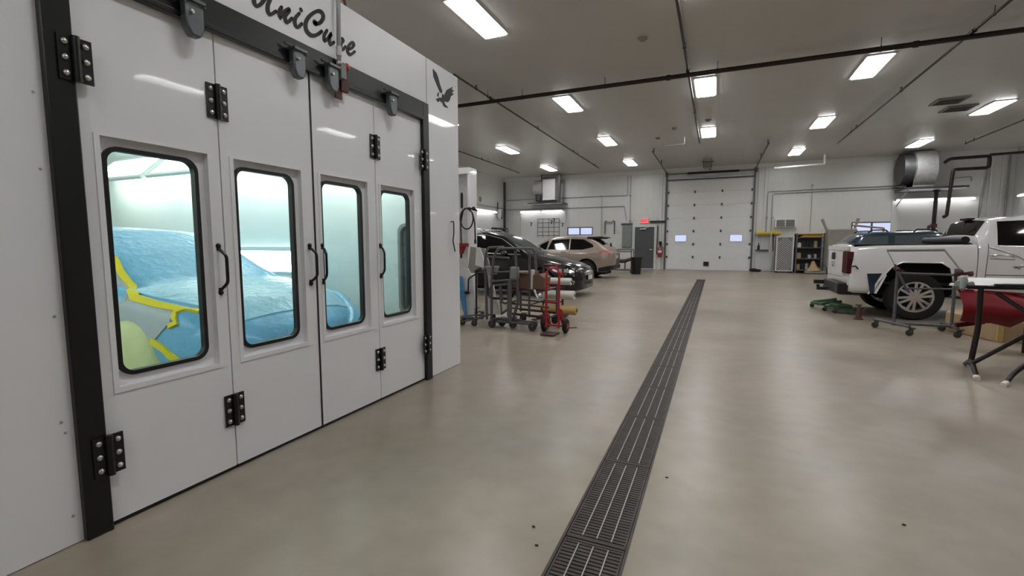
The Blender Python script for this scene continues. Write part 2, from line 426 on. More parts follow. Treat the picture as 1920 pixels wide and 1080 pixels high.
# drain channel below the floor line
struct('trim_14', MB().box((DX0-.02, YB, -.3), (DX1+.02, DY1+.02, -.28)).box((DX0-.04, YB, -.3), (DX0, DY1, -.02)).box((DX1, YB, -.3), (DX1+.04, DY1, -.02)).box((DX0, DY1, -.3), (DX1, DY1+.04, -.02)), 'drain_dark', smooth=0)
struct('trim_15', MB().box((DX0, YB, -.045), (DX0+.012, DY1, .002)).box((DX1-.012, YB, -.045), (DX1, DY1, .002)), 'drain_iron', smooth=0)
gl = .8
def grate_mesh():
    m = MB(); x0, x1 = -.13, .13; nb = 36
    m.box((x0, .004, -.035), (x1, .016, 0)); m.box((x0, gl-.016, -.035), (x1, gl-.004, 0))
    for k in range(1, nb): y = gl*k/nb; m.box((x0, y-.0078, -.03), (x1, y+.0078, -.002))
    m.box((x0, .01, -.035), (x0+.008, gl-.01, 0)); m.box((x1-.008, .01, -.035), (x1, gl-.01, 0))
    m.cur = 1
    for x in (-.062, .002, .066): m.box((x-.0024, .03, -.01), (x+.0024, gl-.03, .003))
    return m
g0 = None; k = 0; y = .3
seq = ['nearest the camera', 'second nearest the camera', 'third nearest the camera', 'fourth nearest the camera', 'fifth nearest the camera', 'sixth nearest the camera']
while y + gl <= DY1 + .01:
    far_i = round((DY1 - y)/gl)
    lab = 'dark iron slotted floor drain grate, ' + (seq[k] if k < 6 else 'one of the far run past the sixth')
    if g0 is None:
        g0 = obj('drain_grate', grate_mesh(), ['drain_iron', 'drain_rod'], smooth=0); tag(g0, lab, 'drain grate', 'grates of the trench drain in the floor'); g0.location = ((DX0+DX1)/2, y, 0)
    else:
        c = g0.copy(); col.objects.link(c); c.location = ((DX0+DX1)/2, y, 0); c['label'] = lab
    if k >= 6: (c)['group'] = 'far grates of the trench drain'
    y += gl; k += 1

# ================================================================== CEILING FIXTURES
def ceiling_light(label, loc):
    t = thing('ceiling_light', label, 'ceiling light', loc, 0, 'fluorescent ceiling lights')
    obj('housing', plate([rect(-.24, -.72, .24, .72), rect(-.2, -.68, .2, .68)], .02, lambda u, v, w_: (u, v, w_-.01)), 'white_paint', t, smooth=0)
    obj('lamp', MB().box((-.2, -.68, -.036), (.2, .68, -.01)), 'lamp', t, smooth=0)
    m = MB()
    for x in (-.133, -.066, 0, .066, .133): m.add([(x-.006, -.68, -.052), (x+.006, -.68, -.052), (x+.006, .68, -.052), (x-.006, .68, -.052), (x, -.68, -.0365), (x, .68, -.0365)], [(0,3,2,1), (0,4,5,3), (1,2,5,4), (0,1,4), (3,5,2)])
    obj('reflector_ribs', m, 'white_paint', t, smooth=0)
    return t
cols = [(-7.68, 'outermost left row beyond the spray booth'), (-3.73, 'row between booth side and drain'), (-.36, 'middle row above the floor drain'), (2.84, 'row just right of the drain'), (6.75, 'outermost right row')]
rows = [(-2.7, 'behind the viewer'), (2.25, 'straight overhead'), (7.15, 'nearest'), (12.3, 'second nearest'), (17.2, 'third nearest'), (22.15, 'farthest')]
proto = None
for x, cn in cols:
    for y, rn in rows:
        if x < -7 and y < 7: continue
        if -1 < x < 0 and y > 22: continue      # the door opener hangs here instead
        if (x > 6 and y < 7) or (x > 2 and 0 < y < 7): continue     # dark fixture-free corner by the viewer
        lab = 'white multi-tube ceiling light, %s in the %s' % (rn, cn)
        if proto is None: proto = ceiling_light(lab, (x, y, CEIL))
        else: dup(proto, (x, y, CEIL), lab)
def vent(x0, y0, label):
    t = thing('ceiling_vent', label, 'vent', (x0, y0, CEIL), 0)
    obj('vent_frame', plate([rect(-.32, -.32, .32, .32), rect(-.27, -.27, .27, .27)], .03, lambda u, v, w_: (u, v, w_-.015)), 'panel_grey', t)
    m = MB()
    for k in range(7): m.bar((-.27, -.24+k*.08, -.012), (.27, -.24+k*.08, -.012), .05, .008, up=(0, .5, 1))
    obj('louvers', m, 'galv_dark', t)
vent(5.42, 16.0, 'square grey louvred vent in ceiling, left of the outermost right light row')
vent(5.95, 16.95, 'grey louvred vent in ceiling, close beside a light above the white pickup')
for i, (x, y, lab) in enumerate(((-1.35, 9.0, 'small round smoke detector on ceiling, nearest one, before the dark sprinkler main'), (-2.0, 17.4, 'small round ceiling detector in the middle of the shop, left of the drain line'), (-1.35, 16.2, 'small round ceiling detector just left of the middle light row'), (-.35, 15.5, 'small grey ceiling detector beside the middle light row'))):
    t = thing('smoke_detector', lab, 'smoke detector', (x, y, CEIL))
    obj('detector_base', MB().lathe([(.09, 0), (.09, -.02), (.075, -.03)], (0, 0, 0)), 'beige', t)
    obj('detector_head', MB().lathe([(.06, -.03), (.055, -.05), (.03, -.06), (0, -.06)], (0, 0, 0)), 'beige', t)

# ================================================================== SPRINKLER PIPES
def hang(t, x, y, z, r):
    obj('hanger', MB().tube([(x, y, z+r), (x, y, CEIL)], .006, 6).lathe([(r+.008, -.012), (r+.008, .012)], (x, y, z), 'x'), 'pipe_dark', t, world=True)
MZ = 4.8
t = thing('sprinkler_main', 'thick dark sprinkler main pipe crossing the whole shop under ceiling', 'pipe', (-1, 10.7, MZ))
obj('pipe', MB().tube([(XL+.02, 10.7, MZ), (XR-.02, 10.7, MZ)], .045, 14), 'pipe_dark', t, world=True)
for x in (-4.4, -2.4, -.1, 2.6, 6.2, -7): hang(t, x, 10.7, MZ, .045)
for x in (-1.05, 3.1): obj('coupling', MB().tube([(x-.04, 10.7, MZ), (x+.04, 10.7, MZ)], .058, 14), 'pipe_dark', t, world=True)
def branch(x, y0, y1, z, label, heads, r=.022, dark='pipe_dark'):
    t = thing('sprinkler_branch', label, 'pipe', (x, y0, z))
    obj('pipe', MB().tube([(x, y0, z), (x, y1, z)], r, 10), dark, t, world=True)
    if y0 < 10.7 < y1:
        obj('tee', MB().tube([(x, 10.7, MZ+.04), (x, 10.7, z)], .035, 10).tube([(x, 10.6, z), (x, 10.8, z)], r+.014, 10), 'pipe_dark', t, world=True)
    for y in heads:
        obj('sprinkler_head', MB().tube([(x, y, z), (x, y, z+.07)], .012, 6).lathe([(.03, 0), (.03, .006)], (x, y, z+.07)).tube([(x, y-.03, z), (x, y+.03, z)], r+.008, 8), dark, t, world=True)
    for y in [yy + .6 for yy in heads[::2]]: hang(t, x, y, z, r)
branch(-5.22, 8.9, 22.3, 4.87, 'thin dark sprinkler branch running from booth corner towards far left', [9.9, 14, 18, 21.5])
branch(-.66, 2.5, 18.2, 4.87, 'dark sprinkler branch running away beside the middle light row', [6, 9.4, 14.0, 17.3], .026)
branch(3.85, 5.5, 20.2, 4.87, 'dark sprinkler branch running away over the right half of shop', [9.4, 14.0, 17.8], .024)
branch(-9.25, 12.0, 22.2, 4.87, 'thin dark sprinkler branch furthest left, behind the booth', [18, 21])
branch(8.05, 12.0, 22.0, 4.87, 'thin dark sprinkler branch furthest right, ending before far wall', [21.5])
def pipe_thing(name, label, pts, r, mt, rad=.08, brackets=(), cat='pipe'):
    t = thing(name, label, cat, pts[0])
    obj('pipe', MB().round_tube(pts, r, rad, 10), mt, t, world=True)
    for b in brackets: obj('clamp', MB().box((b[0]-.05, b[1]-.03, b[2]-.03), (b[0]+.05, b[1]+.03, b[2]+.03)), mt, t, world=True)
    return t
wy = YF-.05
pipe_thing('electrical_conduit', 'upper thin grey conduit along far wall, left of the grey door', [(-11.2, wy, 3.78), (-5.0, wy, 3.8), (-4.28, wy, 3.78), (-4.28, wy, 4.78)], .018, 'conduit', brackets=[(-5.67, wy, 3.8)])
pipe_thing('electrical_conduit', 'lower thin grey conduit along far wall, bending down left of the grey door', [(-11.2, wy, 3.24), (-4.42, wy, 3.24), (-4.3, wy, 2.5)], .02, 'conduit')
pipe_thing('electrical_conduit', 'thin grey conduit dropping to the electrical panel by the grey door', [(-4.12, wy, 4.78), (-4.12, wy, 2.24)], .018, 'conduit', brackets=[(-4.12, wy, 3.77), (-4.12, wy, 2.48)])
pipe_thing('electrical_conduit', 'thin grey conduit dropping beside the hanging wall tube', [(-5.6, wy, 3.78), (-5.6, wy, 1.2)], .014, 'conduit')
pipe_thing('electrical_conduit', 'upper grey conduit running right from the garage door top', [(2.13, wy, 1.85), (2.13, wy, 3.7), (7.0, wy, 3.74)], .018, 'conduit', brackets=[(2.13, wy, 2.5)])
pipe_thing('electrical_conduit', 'lower grey conduit running right from the garage door, under its twin', [(2.33, wy, 1.85), (2.33, wy, 3.6), (7.0, wy, 3.64)], .018, 'conduit', brackets=[(2.37, wy, 2.5), (4.4, wy, 3.63)])
pipe_thing('electrical_conduit', 'thin grey conduit dropping down the middle of the wall above the shelf rack', [(3.87, wy, 3.95), (3.87, wy, 1.8)], .012, 'conduit', brackets=[(3.87, wy, 3.9)])
pipe_thing('exhaust_pipe', 'white round pipe hanging level near ceiling right of the garage door', [(2.2, 23.3, 4.55), (4.02, 23.3, 4.6), (4.02, 23.3, 5.0)], .04, 'white_gloss', .03)
t = pipe_thing('drain_pipe', 'heavy dark pipe looping down the far wall beside the right duct', [(7.9, 23.25, 4.38), (8.05, 23.25, 4.52), (9.2, 23.25, 4.54), (9.2, 23.25, 4.11), (8.18, 23.25, 4.11), (8.1, 23.25, 2.37), (8.0, 23.3, 2.32)], .06, 'pipe_dark', .1)
pipe_thing('gas_pipe', 'dark pipe running right to the corner near ceiling from the heavy loop', [(9.2, 23.25, 4.58), (10.55, 23.25, 4.62)], .05, 'pipe_dark')
t = thing('sprinkler_riser', 'tall dark red riser pipe standing behind the white pickup', 'pipe', (8.05, 24.2, 0))
obj('pipe', MB().tube([(8.05, 24.2, 0), (8.05, 24.2, 3.43)], .07, 12), 'pipe_dark', t, world=True)
obj('valve', MB().box((7.97, 24.1, 1.95), (8.13, 24.3, 2.1)).lathe([(.1, -.02), (.1, .02)], (7.88, 24.15, 1.95), 'x'), 'rust_red', t, world=True)
obj('flange', MB().lathe([(.12, 3.38), (.12, 3.43)], (8.05, 24.2, 0)), 'pipe_dark', t, world=True)
pipe_thing('electrical_conduit', 'thin dark conduit on far wall by the right corner, above the pickup cab', [(8.7, wy, 3.95), (9.3, wy, 3.98), (9.3, wy, 3.8)], .02, 'conduit')
pipe_thing('corner_pipe', 'slim dark pipe dropping down the far wall close to the right corner', [(9.78, wy, 4.3), (9.62, wy, 2.2)], .02, 'conduit')
pipe_thing('corner_pipe', 'slim grey pipe against the right corner of the far wall', [(10.4, wy, 4.9), (10.4, wy, 2.2)], .03, 'conduit')

pipe_thing('ceiling_pipe', 'short white L shaped pipe hanging from ceiling left of the middle lights', [(-1.76, 17.5, 4.73), (-1.13, 17.5, 4.73), (-1.13, 17.5, 5.0)], .02, 'white_gloss', .03)
# ================================================================== STRIP LIGHTS
def strip(label, loc, L, rz=0):
    t = thing('strip_light', label, 'strip light', loc, rz, 'fluorescent strips over the work bays')
    obj('fixture', MB().box((-L/2, -.02, 0), (L/2, .155, .07)), 'white_paint', t, bevel=.005)
    obj('tube', MB().tube([(-L/2+.02, -.04, -.01), (L/2-.02, -.04, -.01)], .03, 10), 'strip', t)
strip('left half of the bright strip light pair above tool bay, left of the far wall', (-9.6, YF-.2, 3.08), 1.2)
strip('right half of the bright strip light pair above tool bay, left of the far wall', (-8.32, YF-.2, 3.08), 1.2)
strip('left half of the bright strip light pair behind the white pickup cab', (7.5, YF-.2, 3.1), 1.25)
strip('right half of the bright strip light pair behind the white pickup cab', (8.8, YF-.2, 3.1), 1.25)
strip('bright strip light on the left side wall above the black van roof', (XL+.16, 22.1, 3.02), 2.5, PI/2)
strip('bright strip light on the right side wall at the picture edge', (XR-.2, 22.6, 3.1), 2.6, -PI/2)

# ================================================================== FAR WALL THINGS
# garage door opener
t = thing('garage_door_opener', 'grey garage door opener hanging under ceiling before the big door', 'door opener', (-.45, 22.6, 4.4))
obj('motor_box', MB().box((-.62, 22.4, 4.62), (-.3, 22.8, 4.86)), 'beige', t, world=True, bevel=.02)
obj('bracket', MB().bar((-.62, 22.4, 4.6), (-.62, 22.4, 5), .03).bar((-.3, 22.4, 4.6), (-.3, 22.4, 5), .03).bar((-.7, 22.4, 4.86), (-.2, 22.4, 4.86), .04), 'galv_dark', t, world=True)
obj('rail', MB().bar((-.46, 22.6, 4.78), (-.36, YF-.12, 4.84), .05), 'galv_dark', t, world=True)
# exit sign
t = thing('exit_sign', 'small glowing red exit sign above the grey door', 'exit sign', (-3.4, YF, 2.35))
obj('sign_box', MB().box((-3.6, YF-.07, 2.33), (-3.18, YF-.003, 2.6)), 'white_paint', t, world=True)
obj('sign_face', MB().box((-3.58, YF-.078, 2.35), (-3.2, YF-.07, 2.58)), 'exit_red', t, world=True)
cu = bpy.data.curves.new('txt', 'FONT')
def text(name, s_, size, mtx, mt, parent, world_off, ext=.003):
    cu = bpy.data.curves.new('txt', 'FONT'); cu.body = s_; cu.size = size; cu.extrude = ext; cu.align_x = 'CENTER'; cu.align_y = 'CENTER'
    ob = bpy.data.objects.new('tmp', cu); col.objects.link(ob)
    me = bpy.data.meshes.new_from_object(ob.evaluated_get(bpy.context.evaluated_depsgraph_get()))
    bpy.data.objects.remove(ob); me.transform(mtx); me.transform(Matrix.Translation(-Vector(world_off)))
    return finish(name, me, mt, parent, smooth=0)
FACE_CAM = Matrix.Rotation(PI/2, 4, 'X')                      # text readable from -y
text('sign_letters', 'EXIT', .17, Matrix.Translation((-3.39, YF-.08, 2.465)) @ FACE_CAM, 'tail_red', t, t.location)
t = thing('door_air_bar', 'black horizontal bar mounted on wall right of the exit sign', 'wall bar', (-2.8, YF, 2.35))
obj('bar', MB().box((-3.12, YF-.12, 2.36), (-2.36, YF-.04, 2.46)), 'black_plastic', t, world=True)
obj('bracket', MB().box((-2.8, YF-.06, 2.4), (-2.7, YF-.002, 2.55)), 'galv', t, world=True)
pipe_thing('door_pole', 'dark squeegee pole hanging between grey door and extinguisher', [(-2.72, YF-.1, 2.2), (-2.74, YF-.1, .75)], .025, 'rust_red', cat='pole')
t = thing('fire_extinguisher', 'red fire extinguisher on the wall left of the garage door', 'fire extinguisher', (-2.58, YF-.12, .62))
obj('cylinder', MB().lathe([(0, 0), (.09, .0), (.1, .03), (.1, .42), (.07, .5), (.03, .54), (0, .54)], (0, 0, 0)), 'ext_red', t)
obj('label_band', MB().lathe([(.102, .22), (.102, .34)], (0, 0, 0)), 'paper_white', t)
obj('valve_handle', MB().box((-.03, -.03, .53), (.03, .05, .6)).bar((-.02, 0, .6), (.12, 0, .64), .025), 'black_plastic', t)
obj('hose', MB().round_tube([(.02, 0, .58), (.15, 0, .5), (.12, 0, .15)], .014, .06), 'black_plastic', t)
t = thing('thermostat', 'small dark switch box on wall above the fire extinguisher', 'switch box', (-2.58, YF, 1.25))
obj('box', MB().box((-2.65, YF-.06, 1.24), (-2.51, YF-.002, 1.42)), 'black_plastic', t, world=True)
t = thing('breaker_box', 'flat grey electrical panel on wall left of the grey door', 'electrical panel', (-4.24, YF, 1.1))
obj('cabinet', MB().box((-4.48, YF-.16, 1.1), (-4.0, YF-.003, 2.2)), 'panel_grey', t, world=True, bevel=.006)
obj('door', MB().box((-4.45, YF-.18, 1.14), (-4.03, YF-.16, 2.16)), 'panel_grey', t, world=True, bevel=.004)
obj('junction_bar', MB().box((-4.56, YF-.1, 2.28), (-3.98, YF-.003, 2.36)), 'galv_dark', t, world=True)
t = pipe_thing('hanging_tube', 'inverted U grey tube mounted on far wall left of the panel', [(-5.4, YF-.1, 1.8), (-5.4, YF-.1, 2.48), (-4.9, YF-.1, 2.48), (-4.9, YF-.1, 1.8)], .028, 'galv_dark', .05, cat='tube')
obj('bracket', MB().box((-5.3, YF-.13, 2.44), (-5.0, YF-.001, 2.52)), 'galv', t, world=True)
# ducts
def duct(label, x0, x1, right):
    t = thing('ceiling_duct', label, 'duct', ((x0+x1)/2, YF-.6, 3.45))
    cx = x0+.3 if not right else x0+.7
    return t
t = thing('ventilation_duct', 'rounded silver duct fan with square white hood on the left of far wall', 'duct', (-8.4, 24.0, 3.45))
obj('round_drum', MB().lathe([(.0, -.15), (.42, -.15), (.42, .35), (0, .35)], (-9.0, 24.2, 4.3), 'x', 36), 'galv', t, world=True)
obj('elbow', MB().tube([(-8.9, 24.2, 4.3), (-8.9, 24.15, 3.95), (-8.95, 24.1, 3.6)], [.3, .22, .15], 20), 'galv_dark', t, world=True)
obj('hood_box', MB().box((-8.62, 23.85, 3.62), (-7.92, 24.4, 4.72)), 'white_paint', t, world=True, bevel=.01)
obj('frame', MB().bar((-8.62, 23.95, 4.78), (-7.62, 23.95, 4.78), .12).bar((-7.72, 23.95, 3.5), (-7.72, 23.95, 4.98), .14).bar((-8.7, 23.95, 3.5), (-8.7, 23.95, 4.98), .05), 'galv_dark', t, world=True)
obj('shelf', MB().box((-9.45, 23.8, 3.44), (-7.5, YF-.01, 3.5)), 'galv_dark', t, world=True)
t = thing('ventilation_duct', 'big curved silver duct elbow on the right of far wall above strip lights', 'duct', (7.4, 24.0, 3.45))
obj('round_drum', MB().lathe([(0, -.1), (.75, -.1), (.75, .55), (0, .55)], (7.2, 24.0, 4.25), 'x', 40), 'galv', t, world=True)
obj('side_shell', MB().prism(circ(24.0, 4.3, .62, 24), 6.75, 7.1, 'yz'), 'galv_dark', t, world=True)
obj('outlet', MB().box((7.1, 23.6, 3.55), (7.75, 24.3, 3.95)), 'galv', t, world=True)
obj('shelf', MB().box((6.85, 23.4, 3.44), (8.75, YF-.01, 3.52)), 'galv_dark', t, world=True)
obj('bracket', MB().bar((6.95, YF-.05, 2.9), (6.95, 23.5, 3.45), .04).bar((6.95, YF-.05, 3.7), (7.3, 23.8, 3.5), .04), 'galv', t, world=True)
# tool rack hanging in the left bay
t = thing('tool_rack', 'wire wall rack with clamps hanging under the left strip lights', 'wire rack', (-8.5, YF, 1.7))
m = MB()
for z in (2.66, 2.45, 2.2, 1.95, 1.75): m.tube([(-9.15, YF-.22, z), (-7.9, YF-.22, z)], .016, 6)
for x in (-9.15, -8.85, -8.5, -8.2, -7.9): m.tube([(x, YF-.22, 1.65), (x, YF-.22, 2.7)], .014, 6)
obj('wire_frame', m, 'galv_dark', t, world=True)
obj('wall_bracket', MB().box((-9.17, YF-.24, 2.55), (-9.1, YF-.041, 2.6)).box((-7.95, YF-.24, 2.55), (-7.88, YF-.041, 2.6)), 'galv', t, world=True)
for x, z in ((-9.55, 2.4), (-7.72, 2.35), (-8.35, 2.5), (-8.2, 2.6)):
    obj('clamp', MB().tube([(x, YF-.25, z-.12), (x+.05, YF-.25, z+.08)], .025, 8).bar((x-.08, YF-.25, z+.08), (x+.1, YF-.25, z+.06), .03), 'dark', t, world=True)
# left wall bits
t = thing('horn_speaker', 'white round speaker on the left side wall above strip light', 'speaker', (XL, 21.6, 3.5))
obj('base', MB().box((XL+.002, 21.35, 3.4), (XL+.08, 21.85, 3.75)), 'white_paint', t, world=True)
obj('cone', MB().lathe([(.16, .08), (.12, .12), (.05, .09), (.0, .09)], (XL, 21.6, 3.58), 'x'), 'beige', t, world=True)
pipe_thing('electrical_conduit', 'thin dark conduit along the left side wall over the strip light', [(XL+.05, 12, 3.32), (XL+.05, YF-.1, 3.3)], .018, 'conduit')
pipe_thing('air_line', 'dark hanging air line with filter near the far left corner', [(XL+.1, 23.7, 3.6), (XL+.1, 23.7, 3.2), (XL+.16, 24.1, 3.1), (XL+.16, 24.1, 2.7)], .03, 'pipe_dark', cat='air line')
t = thing('filter_canister', 'white cone filter canister on the left side wall near corner', 'filter', (XL+.14, 23.85, 2.7))
obj('canister', MB().lathe([(.03, -.1), (.12, .05), (.12, .45), (0, .48)], (XL+.16, 23.8, 2.75)), 'white_gloss', t, world=True)
t = thing('narrow_shelf', 'dark narrow shelf on left side wall just above the van roof', 'shelf', (XL, 24.0, 1.9))
obj('board', MB().box((XL+.003, 23.0, 2.12), (XL+.35, 24.6, 2.18)).box((XL+.003, 23.0, 1.95), (XL+.35, 24.6, 2.0)).box((XL+.003, 23.0, 1.9), (XL+.04, 24.6, 2.2)), 'galv_dark', t, world=True)
t = thing('spray_bottle', 'small dark bottle standing on the left corner shelf', 'bottle', (XL+.2, 24.45, 2.18))
obj('body', MB().lathe([(0, 0), (.04, 0), (.04, .14), (.015, .18), (.015, .22), (0, .22)], (0, 0, 0)), 'black_plastic', t)
# trash bin
t = thing('trash_bin', 'black plastic trash bin standing before the grey door', 'trash bin', (-3.1, 20.5, 0))
obj('bin', MB().lathe([(0, .0), (.19, 0), (.235, .68), (.25, .68), (.25, .72), (.22, .72), (.18, .05), (0, .05)], (0, 0, 0)), 'black_plastic', t)
# bumper stand cart behind tan car
t = thing('tube_cart', 'grey tube cart with dark curved bumper behind the tan car', 'cart', (-3.6, 21.3, 0))
m = MB()
for y in (21.0, 21.6):
    m.round_tube([(-4.5, y, .1), (-4.5, y, 1.05), (-3.4, y, 1.05), (-3.4, y, .1)], .022, .04)
m.tube([(-4.5, 21.0, .12), (-3.4, 21.0, .12)], .022).tube([(-4.5, 21.6, .12), (-3.4, 21.6, .12)], .022).tube([(-4.5, 21, .95), (-3.4, 21, .95)], .02)
for x in (-4.5, -3.4): m.tube([(x, 21.0, .12), (x, 21.6, .12)], .022)
obj('frame', m, 'cart_grey', t, world=True)
for x in (-4.5, -3.4):
    for y in (21.0, 21.6): obj('caster', MB().lathe([(.05, -.02), (.05, .02)], (x, y, .05), 'y', 14), 'caster', t, world=True)
t = thing('loose_bumper', 'dark curved car bumper lying on the grey tube cart behind tan car', 'bumper', (-3.9, 21.3, .5))
obj('bumper_skin', MB().tube([(-4.6, 21.45, .52), (-4.2, 21.2, .5), (-3.7, 21.15, .53), (-3.32, 21.3, .66)], [.07, .09, .09, .06], 10), 'rust_red', t, world=True)
obj('support_strut', MB().bar((-4.4, 21.3, .12), (-4.4, 21.3, .45), .05).bar((-3.7, 21.2, .12), (-3.7, 21.2, .46), .05), 'cart_grey', t, world=True)
t = thing('floor_board', 'pale wooden boards lying under the tube cart by trash bin', 'board', (-3.8, 21.2, .13))
obj('board', MB().box((-4.45, 21.02, .145), (-3.45, 21.3, .17)), 'carton', t, world=True)
# AC unit
t = thing('air_conditioner', 'white through-wall air conditioner right of the garage door', 'air conditioner', (2.87, YF, 2.0))
obj('surround', plate([rect(2.38, 1.98, 3.4, 2.5), rect(2.46, 2.06, 3.3, 2.42)], .03, ony(YF-.018)), 'white_paint', t, world=True)
obj('case', MB().box((2.46, YF-.2, 2.06), (3.3, YF-.035, 2.42)), 'door_white', t, world=True, bevel=.01)
m = MB()
for k in range(9): m.bar((2.52, YF-.205, 2.1+k*.034), (3.24, YF-.205, 2.1+k*.034), .014, .02)
obj('grille', m, 'galv_dark', t, world=True); obj('divider', MB().box((2.86, YF-.22, 2.09), (2.9, YF-.2, 2.4)), 'white_paint', t, world=True)
# yellow bracket with broom
t = thing('yellow_shelf', 'yellow wall bracket shelf right of the garage door', 'wall shelf', (2.15, YF, 1.7))
obj('shelf_board', MB().box((1.7, YF-.28, 1.76), (2.72, YF-.003, 1.84)), 'yellow_paint', t, world=True)
obj('under_strip', MB().box((1.72, YF-.26, 1.7), (2.7, YF-.02, 1.755)), 'wood_yellow', t, world=True)
pipe_thing('hand_squeegee', 'white handled squeegee hanging from the yellow wall shelf', [(2.32, YF-.3, 1.9), (2.32, YF-.3, 1.2)], .02, 'paper_white', cat='squeegee')
pipe_thing('hand_brush', 'dark brush hanging beside the white squeegee', [(2.42, YF-.3, 1.75), (2.42, YF-.3, .95)], .02, 'dark', cat='brush')
t = thing('ledge_tray', 'small dark tray with bottle on wall under yellow shelf', 'tray', (1.95, YF, 1.0))
obj('tray', MB().box((1.72, YF-.2, .98), (2.25, YF-.003, 1.03)), 'galv_dark', t, world=True)
obj('bottle', MB().lathe([(.0, 0), (.05, 0), (.05, .15), (.02, .22), (.02, .3), (0, .3)], (1.85, YF-.1, 1.03)), 'dark', t, world=True)
t = thing('floor_rag', 'dark crumpled rag pile on the floor at garage door corner', 'rag pile', (1.7, 24.4, 0))
obj('rags', MB().ball((1.65, 24.4, .08), .14, 10, (1.3, .9, .6)).ball((1.85, 24.4, .06), .12, 10, (1.2, .8, .55)), 'black_plastic', t, world=True)
# lower back wall panel
struct('trim_16', MB().box((1.75, YF-.03, .05), (2.45, YF, 1.0)), 'white_paint')
# white mesh cabinet
t = thing('mesh_cage', 'white framed lattice cage cabinet against far wall', 'cabinet', (2.86, 24.3, 0))
obj('frame', plate([rect(2.5, .06, 3.2, 1.64), rect(2.56, .12, 3.14, 1.58)], .04, ony(24.1)), 'white_gloss', t, world=True)
m = MB()
for k in range(-9, 9):
    for sgn in (1, -1):
        # diagonals clipped to the frame
        pts = []
        for q in range(0, 41):
            u = 2.56 + .58*q/40; v = .85 + (u-2.85)*sgn*.8 + k*.09
            if .12 <= v <= 1.58: pts.append((u, 24.1 + .01*sgn, v))
        if len(pts) > 2: m.bar(pts[0], pts[-1], .018, .01, up=(0, 1, 0))
obj('lattice', m, 'white_paint', t, world=True)
obj('cabinet_back', MB().box((2.52, 24.13, .06), (3.18, 24.6, 1.6)), 'galv_dark', t, world=True)
for x in (2.56, 3.14):
    for y in (24.1, 24.5): obj('foot', MB().tube([(x, y, 0), (x, y, .07)], .03), 'dark', t, world=True)
# shelf rack with clutter
t = thing('parts_rack', 'grey open shelf rack with wooden top full of small parts', 'shelf rack', (3.8, 24.3, 0))
for x in (3.28, 4.3):
    for y in (23.95, 24.6): obj('post', MB().box((x-.025, y-.025, 0), (x+.025, y+.025, 1.76)), 'cart_grey', t, world=True)
for z in (.12, .62, 1.1, 1.7):
    obj('shelf', MB().box((3.26, 23.93, z), (4.32, 24.62, z+.04)), 'cart_grey' if z < 1.6 else 'wood_yellow', t, world=True)
obj('side_panel', MB().box((3.27, 24.63, .1), (4.31, 24.66, 1.7)), 'galv_dark', t, world=True)
t2 = thing('sign_strip', 'yellow strips standing in for sign marks under the top of the parts rack', 'sign strips', (3.8, 24.1, 1.58))
obj('strip', MB().box((3.42, 23.96, 1.59), (4.27, 24.05, 1.63)), 'wood_yellow', t2, world=True)  # plain yellow strips added in place of the rack's unreadable sign marks
obj('strip', MB().box((3.5, 23.98, 1.635), (4.25, 24.1, 1.67)), 'paper_tan', t2, world=True)
obj('holder', MB().box((3.3, 23.95, 1.56), (4.3, 24.3, 1.585)), 'cart_grey', t2, world=True)
rr = random.Random(3); kinds = [('paint_can', 'galv', 'can'), ('parts_box', 'carton', 'box'), ('spray_can', 'paper_white', 'spray can'), ('air_tool', 'black_plastic', 'tool')]
where = {.16: 'bottom shelf', .66: 'middle shelf', 1.14: 'upper shelf'}
for z in (.16, .66, 1.14):
    x = 3.4; pos = 0
    while x < 4.15:
        nm, mt_, ct = kinds[rr.randrange(4)]; h = rr.uniform(.14, .3); r = rr.uniform(.05, .08)
        ordn = ['leftmost', 'second from left', 'third from left', 'fourth from left', 'fifth from left', 'sixth from left', 'seventh from left'][pos]
        lab = {'paint_can': 'silver paint can', 'parts_box': 'tan cardboard parts box', 'spray_can': 'white spray can', 'air_tool': 'black upright air tool'}[nm] + ', item %s on %s of the parts rack' % (ordn, where[z])
        q = MB()
        if nm == 'parts_box': q.box((x-r, 24.05, z), (x+r, 24.3, z+h))
        elif nm == 'air_tool': q.tube([(x, 24.1, z), (x, 24.1, z+h)], [.04, .03], 10).bar((x, 24.1, z+h), (x+.08, 24.1, z+h*.9), .04)
        else: q.lathe([(0, 0), (r, 0), (r, h*.85), (r*.5, h*.95), (r*.4, h), (0, h)], (x, 24.12, z), 'z', 16)
        top(nm, q, mt_, lab, ct, (x, 24.1, z), 'clutter on the parts rack'); x += r*2 + .06; pos += 1
t = thing('grinder_stand', 'pinkish tapered floor tool standing before the parts rack', 'floor tool', (3.95, 23.6, 0))
obj('base', MB().box((3.6, 23.4, .02), (4.3, 23.8, .14)), 'beige', t, world=True, bevel=.02)
obj('column', MB().tube([(3.92, 23.6, .14), (3.9, 23.6, .32), (3.88, 23.6, .55)], [.28, .14, .05], 14), 'carton', t, world=True)
# beige hoist tank
t = thing('engine_hoist', 'beige tank with two raised arms between shelf rack and pickup', 'hoist', (4.75, 23.4, 0))
obj('tank', MB().box((4.3, 23.2, .3), (5.3, 23.9, 1.92)), 'beige', t, world=True, bevel=.05)
for x0, x1 in ((4.3, 4.08), (5.2, 5.34)):
    obj('arm', MB().tube([(x0, 23.4, 1.8), ((x0+x1)/2, 23.4, 2.05), (x1, 23.4, 2.33)], [.05, .05, .06], 8), 'beige', t, world=True)
for x in (4.4, 5.2): obj('leg', MB().bar((x, 23.5, 0), (x, 23.5, .35), .08), 'galv_dark', t, world=True)
obj('hose_reel', MB().lathe([(.22, -.05), (.22, .05)], (4.62, 23.1, .75), 'y', 20), 'dark', t, world=True)

